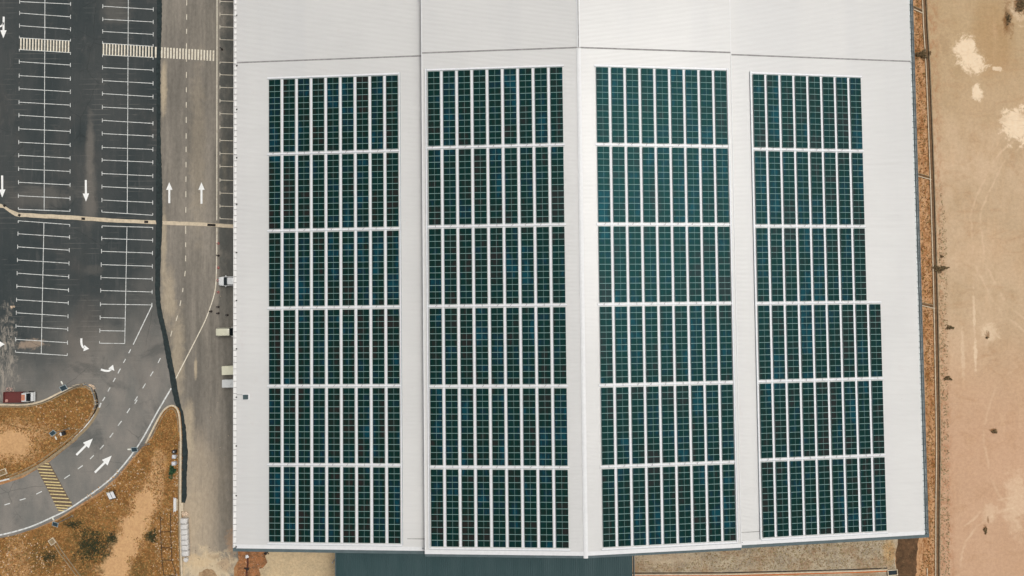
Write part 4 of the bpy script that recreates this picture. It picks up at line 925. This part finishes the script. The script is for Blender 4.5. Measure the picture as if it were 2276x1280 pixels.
# cones and bollards
M['cone']=plain('cone_red',(.42,.05,.035),.6); 
cpro=None
for i,(x,y,lb) in enumerate(((485,541,'red cone uppermost along the line beside the warehouse'),(485,595,'red cone second from the top along the road line'),(484.5,623,'red cone right in front of the white car'),(485,649.5,'red cone below the white car'))):
    t=empty('traffic_cone',G(x,y,.02),label=lb,cat='traffic cone',group='red traffic cones along the edge line')
    if cpro is None:
        bm=bmesh.new(); box(bm,-.19,.19,-.19,.19,0,.03); a=obj('base',bm,M['cone'],t)
        bm=bmesh.new(); lathe(bm,[(.15,.03),(.09,.35),(.035,.7)],12); b_=obj('cone_body',bm,M['cone'],t)
        bm=bmesh.new(); lathe(bm,[(.122,.22),(.078,.45)],12); c_=obj('collar',bm,M['flash'],t); cpro=(a,b_,c_)
    else:
        for s in cpro:
            n_=s.copy(); C.objects.link(n_); n_.parent=t
bpro=None
for i,(x,y,lb) in enumerate(((494,110,'dark post standing alone in the crossing gap beside the warehouse'),(486,568,'dark post between the two upper red cones'),(486,682,'dark post topmost of the trio below the white car'),(470,692,'dark post on the curving edge line'),(486,696,'dark post lowest beside the cream van'),(506,700,'dark post nearest the eave above the cream van'))):
    t=empty('bollard',G(x,y,.02),label=lb,cat='bollard',group='dark posts beside the warehouse')
    if bpro is None:
        bm=bmesh.new(); lathe(bm,[(.2,0),(.2,.1),(.1,.13)],12); a=obj('base',bm,M['rust'],t)
        bm=bmesh.new(); lathe(bm,[(.08,.13),(.08,.85),(.12,.87),(.12,.93),(.05,.96)],12); b_=obj('post',bm,M['blackp'],t); bpro=(a,b_)
    else:
        for s in bpro:
            n_=s.copy(); C.objects.link(n_); n_.parent=t
# shrubs along the ditch
for i,(x,y,r_,h,n_,st,lb) in enumerate((
 (2049,121,0.95,0.59,900,(1.1,.8),'olive green bush leaning over the ditch near the top right corner of the roof'),
 (2066,118,0.3,0.27,120,(.8,1.2),'small dry weed right of the olive green bush'),
 (2088,597,1.0,0.41,960,(1.35,.6),'brown bush lying across the ditch half way down'),
 (2093,570,0.28,0.18,96,(1,1),'tiny dark weed above the brown ditch bush'),
 (2111,728,0.55,0.27,252,(1.3,.6),'dry shrub with spiky twigs in the field right of the ditch'),
 (2106,841,0.6,0.32,360,(1.2,.6),'brown bush near the ditch lower than the spiky shrub'),
 (2210,959,0.4,0.32,360,(1,.7),'dark round bush alone in the tan field'),
 (2190,1178,0.45,0.27,210,(.6,1.3),'low brown weed lowest in the tan field'),
 (2194,750,0.2,0.23,96,(1.2,.9),'scraggly weed in the middle of the tan field'),
 (2241,42,0.7,0.23,240,(.7,1.8),'thin dry weed streak in the top right field corner'),
 (2270,12,1.2,0.36,780,(1,1),'dark brown scrub in the very top right corner'))):
    leafy('shrub',x,y,r_,h,n_,OL,lb,'shrub',i+11,st,.11)
# ================================================================= stuff: dry grass and stones
def inpoly(x,y,P):
    c=False; j=len(P)-1
    for i in range(len(P)):
        if (P[i][1]>y)!=(P[j][1]>y) and x<(P[j][0]-P[i][0])*(y-P[i][1])/(P[j][1]-P[i][1])+P[i][0]: c=not c
        j=i
    return c
def grass(zones,mats,name,label,seed,hgt=.11):
    rn=random.Random(seed); bm=bmesh.new()
    for P,n_,z,avoid in zones:
        xs=[p[0] for p in P]; ys=[p[1] for p in P]; k=0
        while k<n_:
            x=rn.uniform(min(xs),max(xs)); y=rn.uniform(min(ys),max(ys))
            if not inpoly(x,y,P): continue
            k+=1
            if any(((x-a)/rx)**2+((y-b)/ry)**2<rn.uniform(.4,1.2) for a,b,rx,ry in avoid): continue
            c=G(x,y,z); mi=rn.randrange(len(mats)); s=rn.uniform(.6,1.5)
            for _ in range(4):
                a=rn.uniform(0,6.28); d=Vector((math.cos(a),math.sin(a),0)); pn=Vector((-d.y,d.x,0))*.045*s
                e=c+d*.16*s*rn.uniform(.5,1.5)+Vector((0,0,hgt*s*rn.uniform(.4,1)))
                f=bm.faces.new([bm.verts.new(c+pn),bm.verts.new(c-pn),bm.verts.new(e)]); f.material_index=mi
    o=obj(name,bm,mats); return tag(o,label,'grass',kind='stuff')
DG=[plain('dry_grass_rust',col(158,108,58),.9,var=.25),plain('dry_grass_gold',col(188,144,86),.9,var=.25),plain('dry_grass_dark',col(132,92,50),.9,var=.25),plain('dry_grass_olive',col(128,108,62),.9,var=.25)]
tr=[(322,1120,26,36),(300,1170,32,32),(275,1215,34,34),(255,1262,38,34),(25,985,55,34)]
grass([([p for p in I1 if p[0]>-20],5200,.12,tr),([(x,min(y,1300)) for x,y in I2 if x>-70],13000,.1,tr)],DG,'dry_grass','rust brown dry grass covering the two soil plots',1)
VG=[(2030,-10),(2050,-10),(2058,150),(2066,330),(2071,480),(2076,660),(2080,860),(2081,1000),(2080,1290),(2040,1290),(2060,1200),(2060,1000),(2048,600),(2036,200)]
grass([(VG,2600,.0,())],DG,'dry_grass','strip of rusty dry grass between the warehouse and the ditch',2,.14)
grass([([(2088,400),(2104,500),(2108,900),(2112,1290),(2089,1290),(2086,700)],1100,.012,()),([(1410,1225),(1990,1200),(1985,1262),(1420,1270)],2200,.02,((1480,1240,70,14),))],[plain('weed_brown',col(150,122,88),.9),plain('weed_olive',col(146,132,90),.9),plain('pale_straw',col(186,166,130),.9)],'weeds','sparse low weeds on the bare earth around the ditch and yard',3,.1)
def stones(zones,m,name,label,seed,sz):
    rn=random.Random(seed); bm=bmesh.new()
    for P,n_,z in zones:
        xs=[p[0] for p in P]; ys=[p[1] for p in P]; k=0
        while k<n_:
            x=rn.uniform(min(xs),max(xs)); y=rn.uniform(min(ys),max(ys))
            if not inpoly(x,y,P): continue
            k+=1; c=G(x,y,z); s=sz*rn.uniform(.4,1.5)
            v=[bm.verts.new(c+Vector((s*math.cos(a)*rn.uniform(.7,1.2),s*math.sin(a)*rn.uniform(.7,1.2),0))) for a in (0,1.3,2.5,3.8,5)]
            t_=bm.verts.new(c+Vector((rn.uniform(-.3,.3)*s,rn.uniform(-.3,.3)*s,s*.8)))
            for i in range(5): f=bm.faces.new((v[i],v[(i+1)%5],t_)); f.material_index=rn.randrange(len(m))
    return tag(obj(name,bm,m),label,'stones',kind='stuff')
stones([([(-20,1195),(60,1185),(150,1240),(180,1300),(-20,1300)],420,.1),([(340,1130),(400,1130),(402,1290),(340,1290)],330,.1),([(385,985),(400,985),(400,1100),(385,1100)],90,.1),([(60,905),(205,870),(205,920),(120,990)],110,.12),([(180,1110),(300,1010),(330,1060),(250,1150)],160,.1)],[M['stone'],DG[1]],'loose_stones','small pale stones scattered over the brown soil plots',4,.12)
stones([([(400,1200),(520,1230),(560,1290),(410,1290)],70,.035),([(530,1230),(600,1228),(600,1290),(530,1290)],90,.03),([(1410,1225),(1985,1205),(1985,1262),(1420,1268)],700,.02),([(470,560),(512,560),(512,1200),(440,1200)],24,.014)],[M['stone'],M['rust'],M['concrete_dim']],'gravel','loose gravel on the yard along the foot of the warehouse',5,.07)
for i,(x,y,a,b_,n_,lb) in enumerate(((205,1212,3.0,2.6,2600,'largest dark olive scrub patch in the lower soil plot'),(250,1195,.9,1.0,500,'small dark olive scrub clump right of the large patch'),(338,1192,1.0,1.1,600,'dark olive scrub clump left of the steel frame'),(165,1165,1.5,.7,450,'thin olive scrub patch below the yellow hatching'),(110,1236,1.6,1.2,500,'sparse olive scrub patch beside the square drain box'))):
    leafy('scrub',x,y,1,.3,n_,GRN,lb,'scrub',40+i,(a,b_),.11)
for x,y,s,sd_,lb in ((549,1237,.3,1,'white rag heap on the red clay just under the eave corner'),(548,1264,.42,2,'dark heap of scrap on the red clay below the rag'),(592,1229,.4,3,'dark debris beside the fascia at the edge of the red clay')):
    rubble('debris',x,y,18,s,M['flash'] if sd_==1 else M['rust'],lb,'debris',20+sd_,.12)
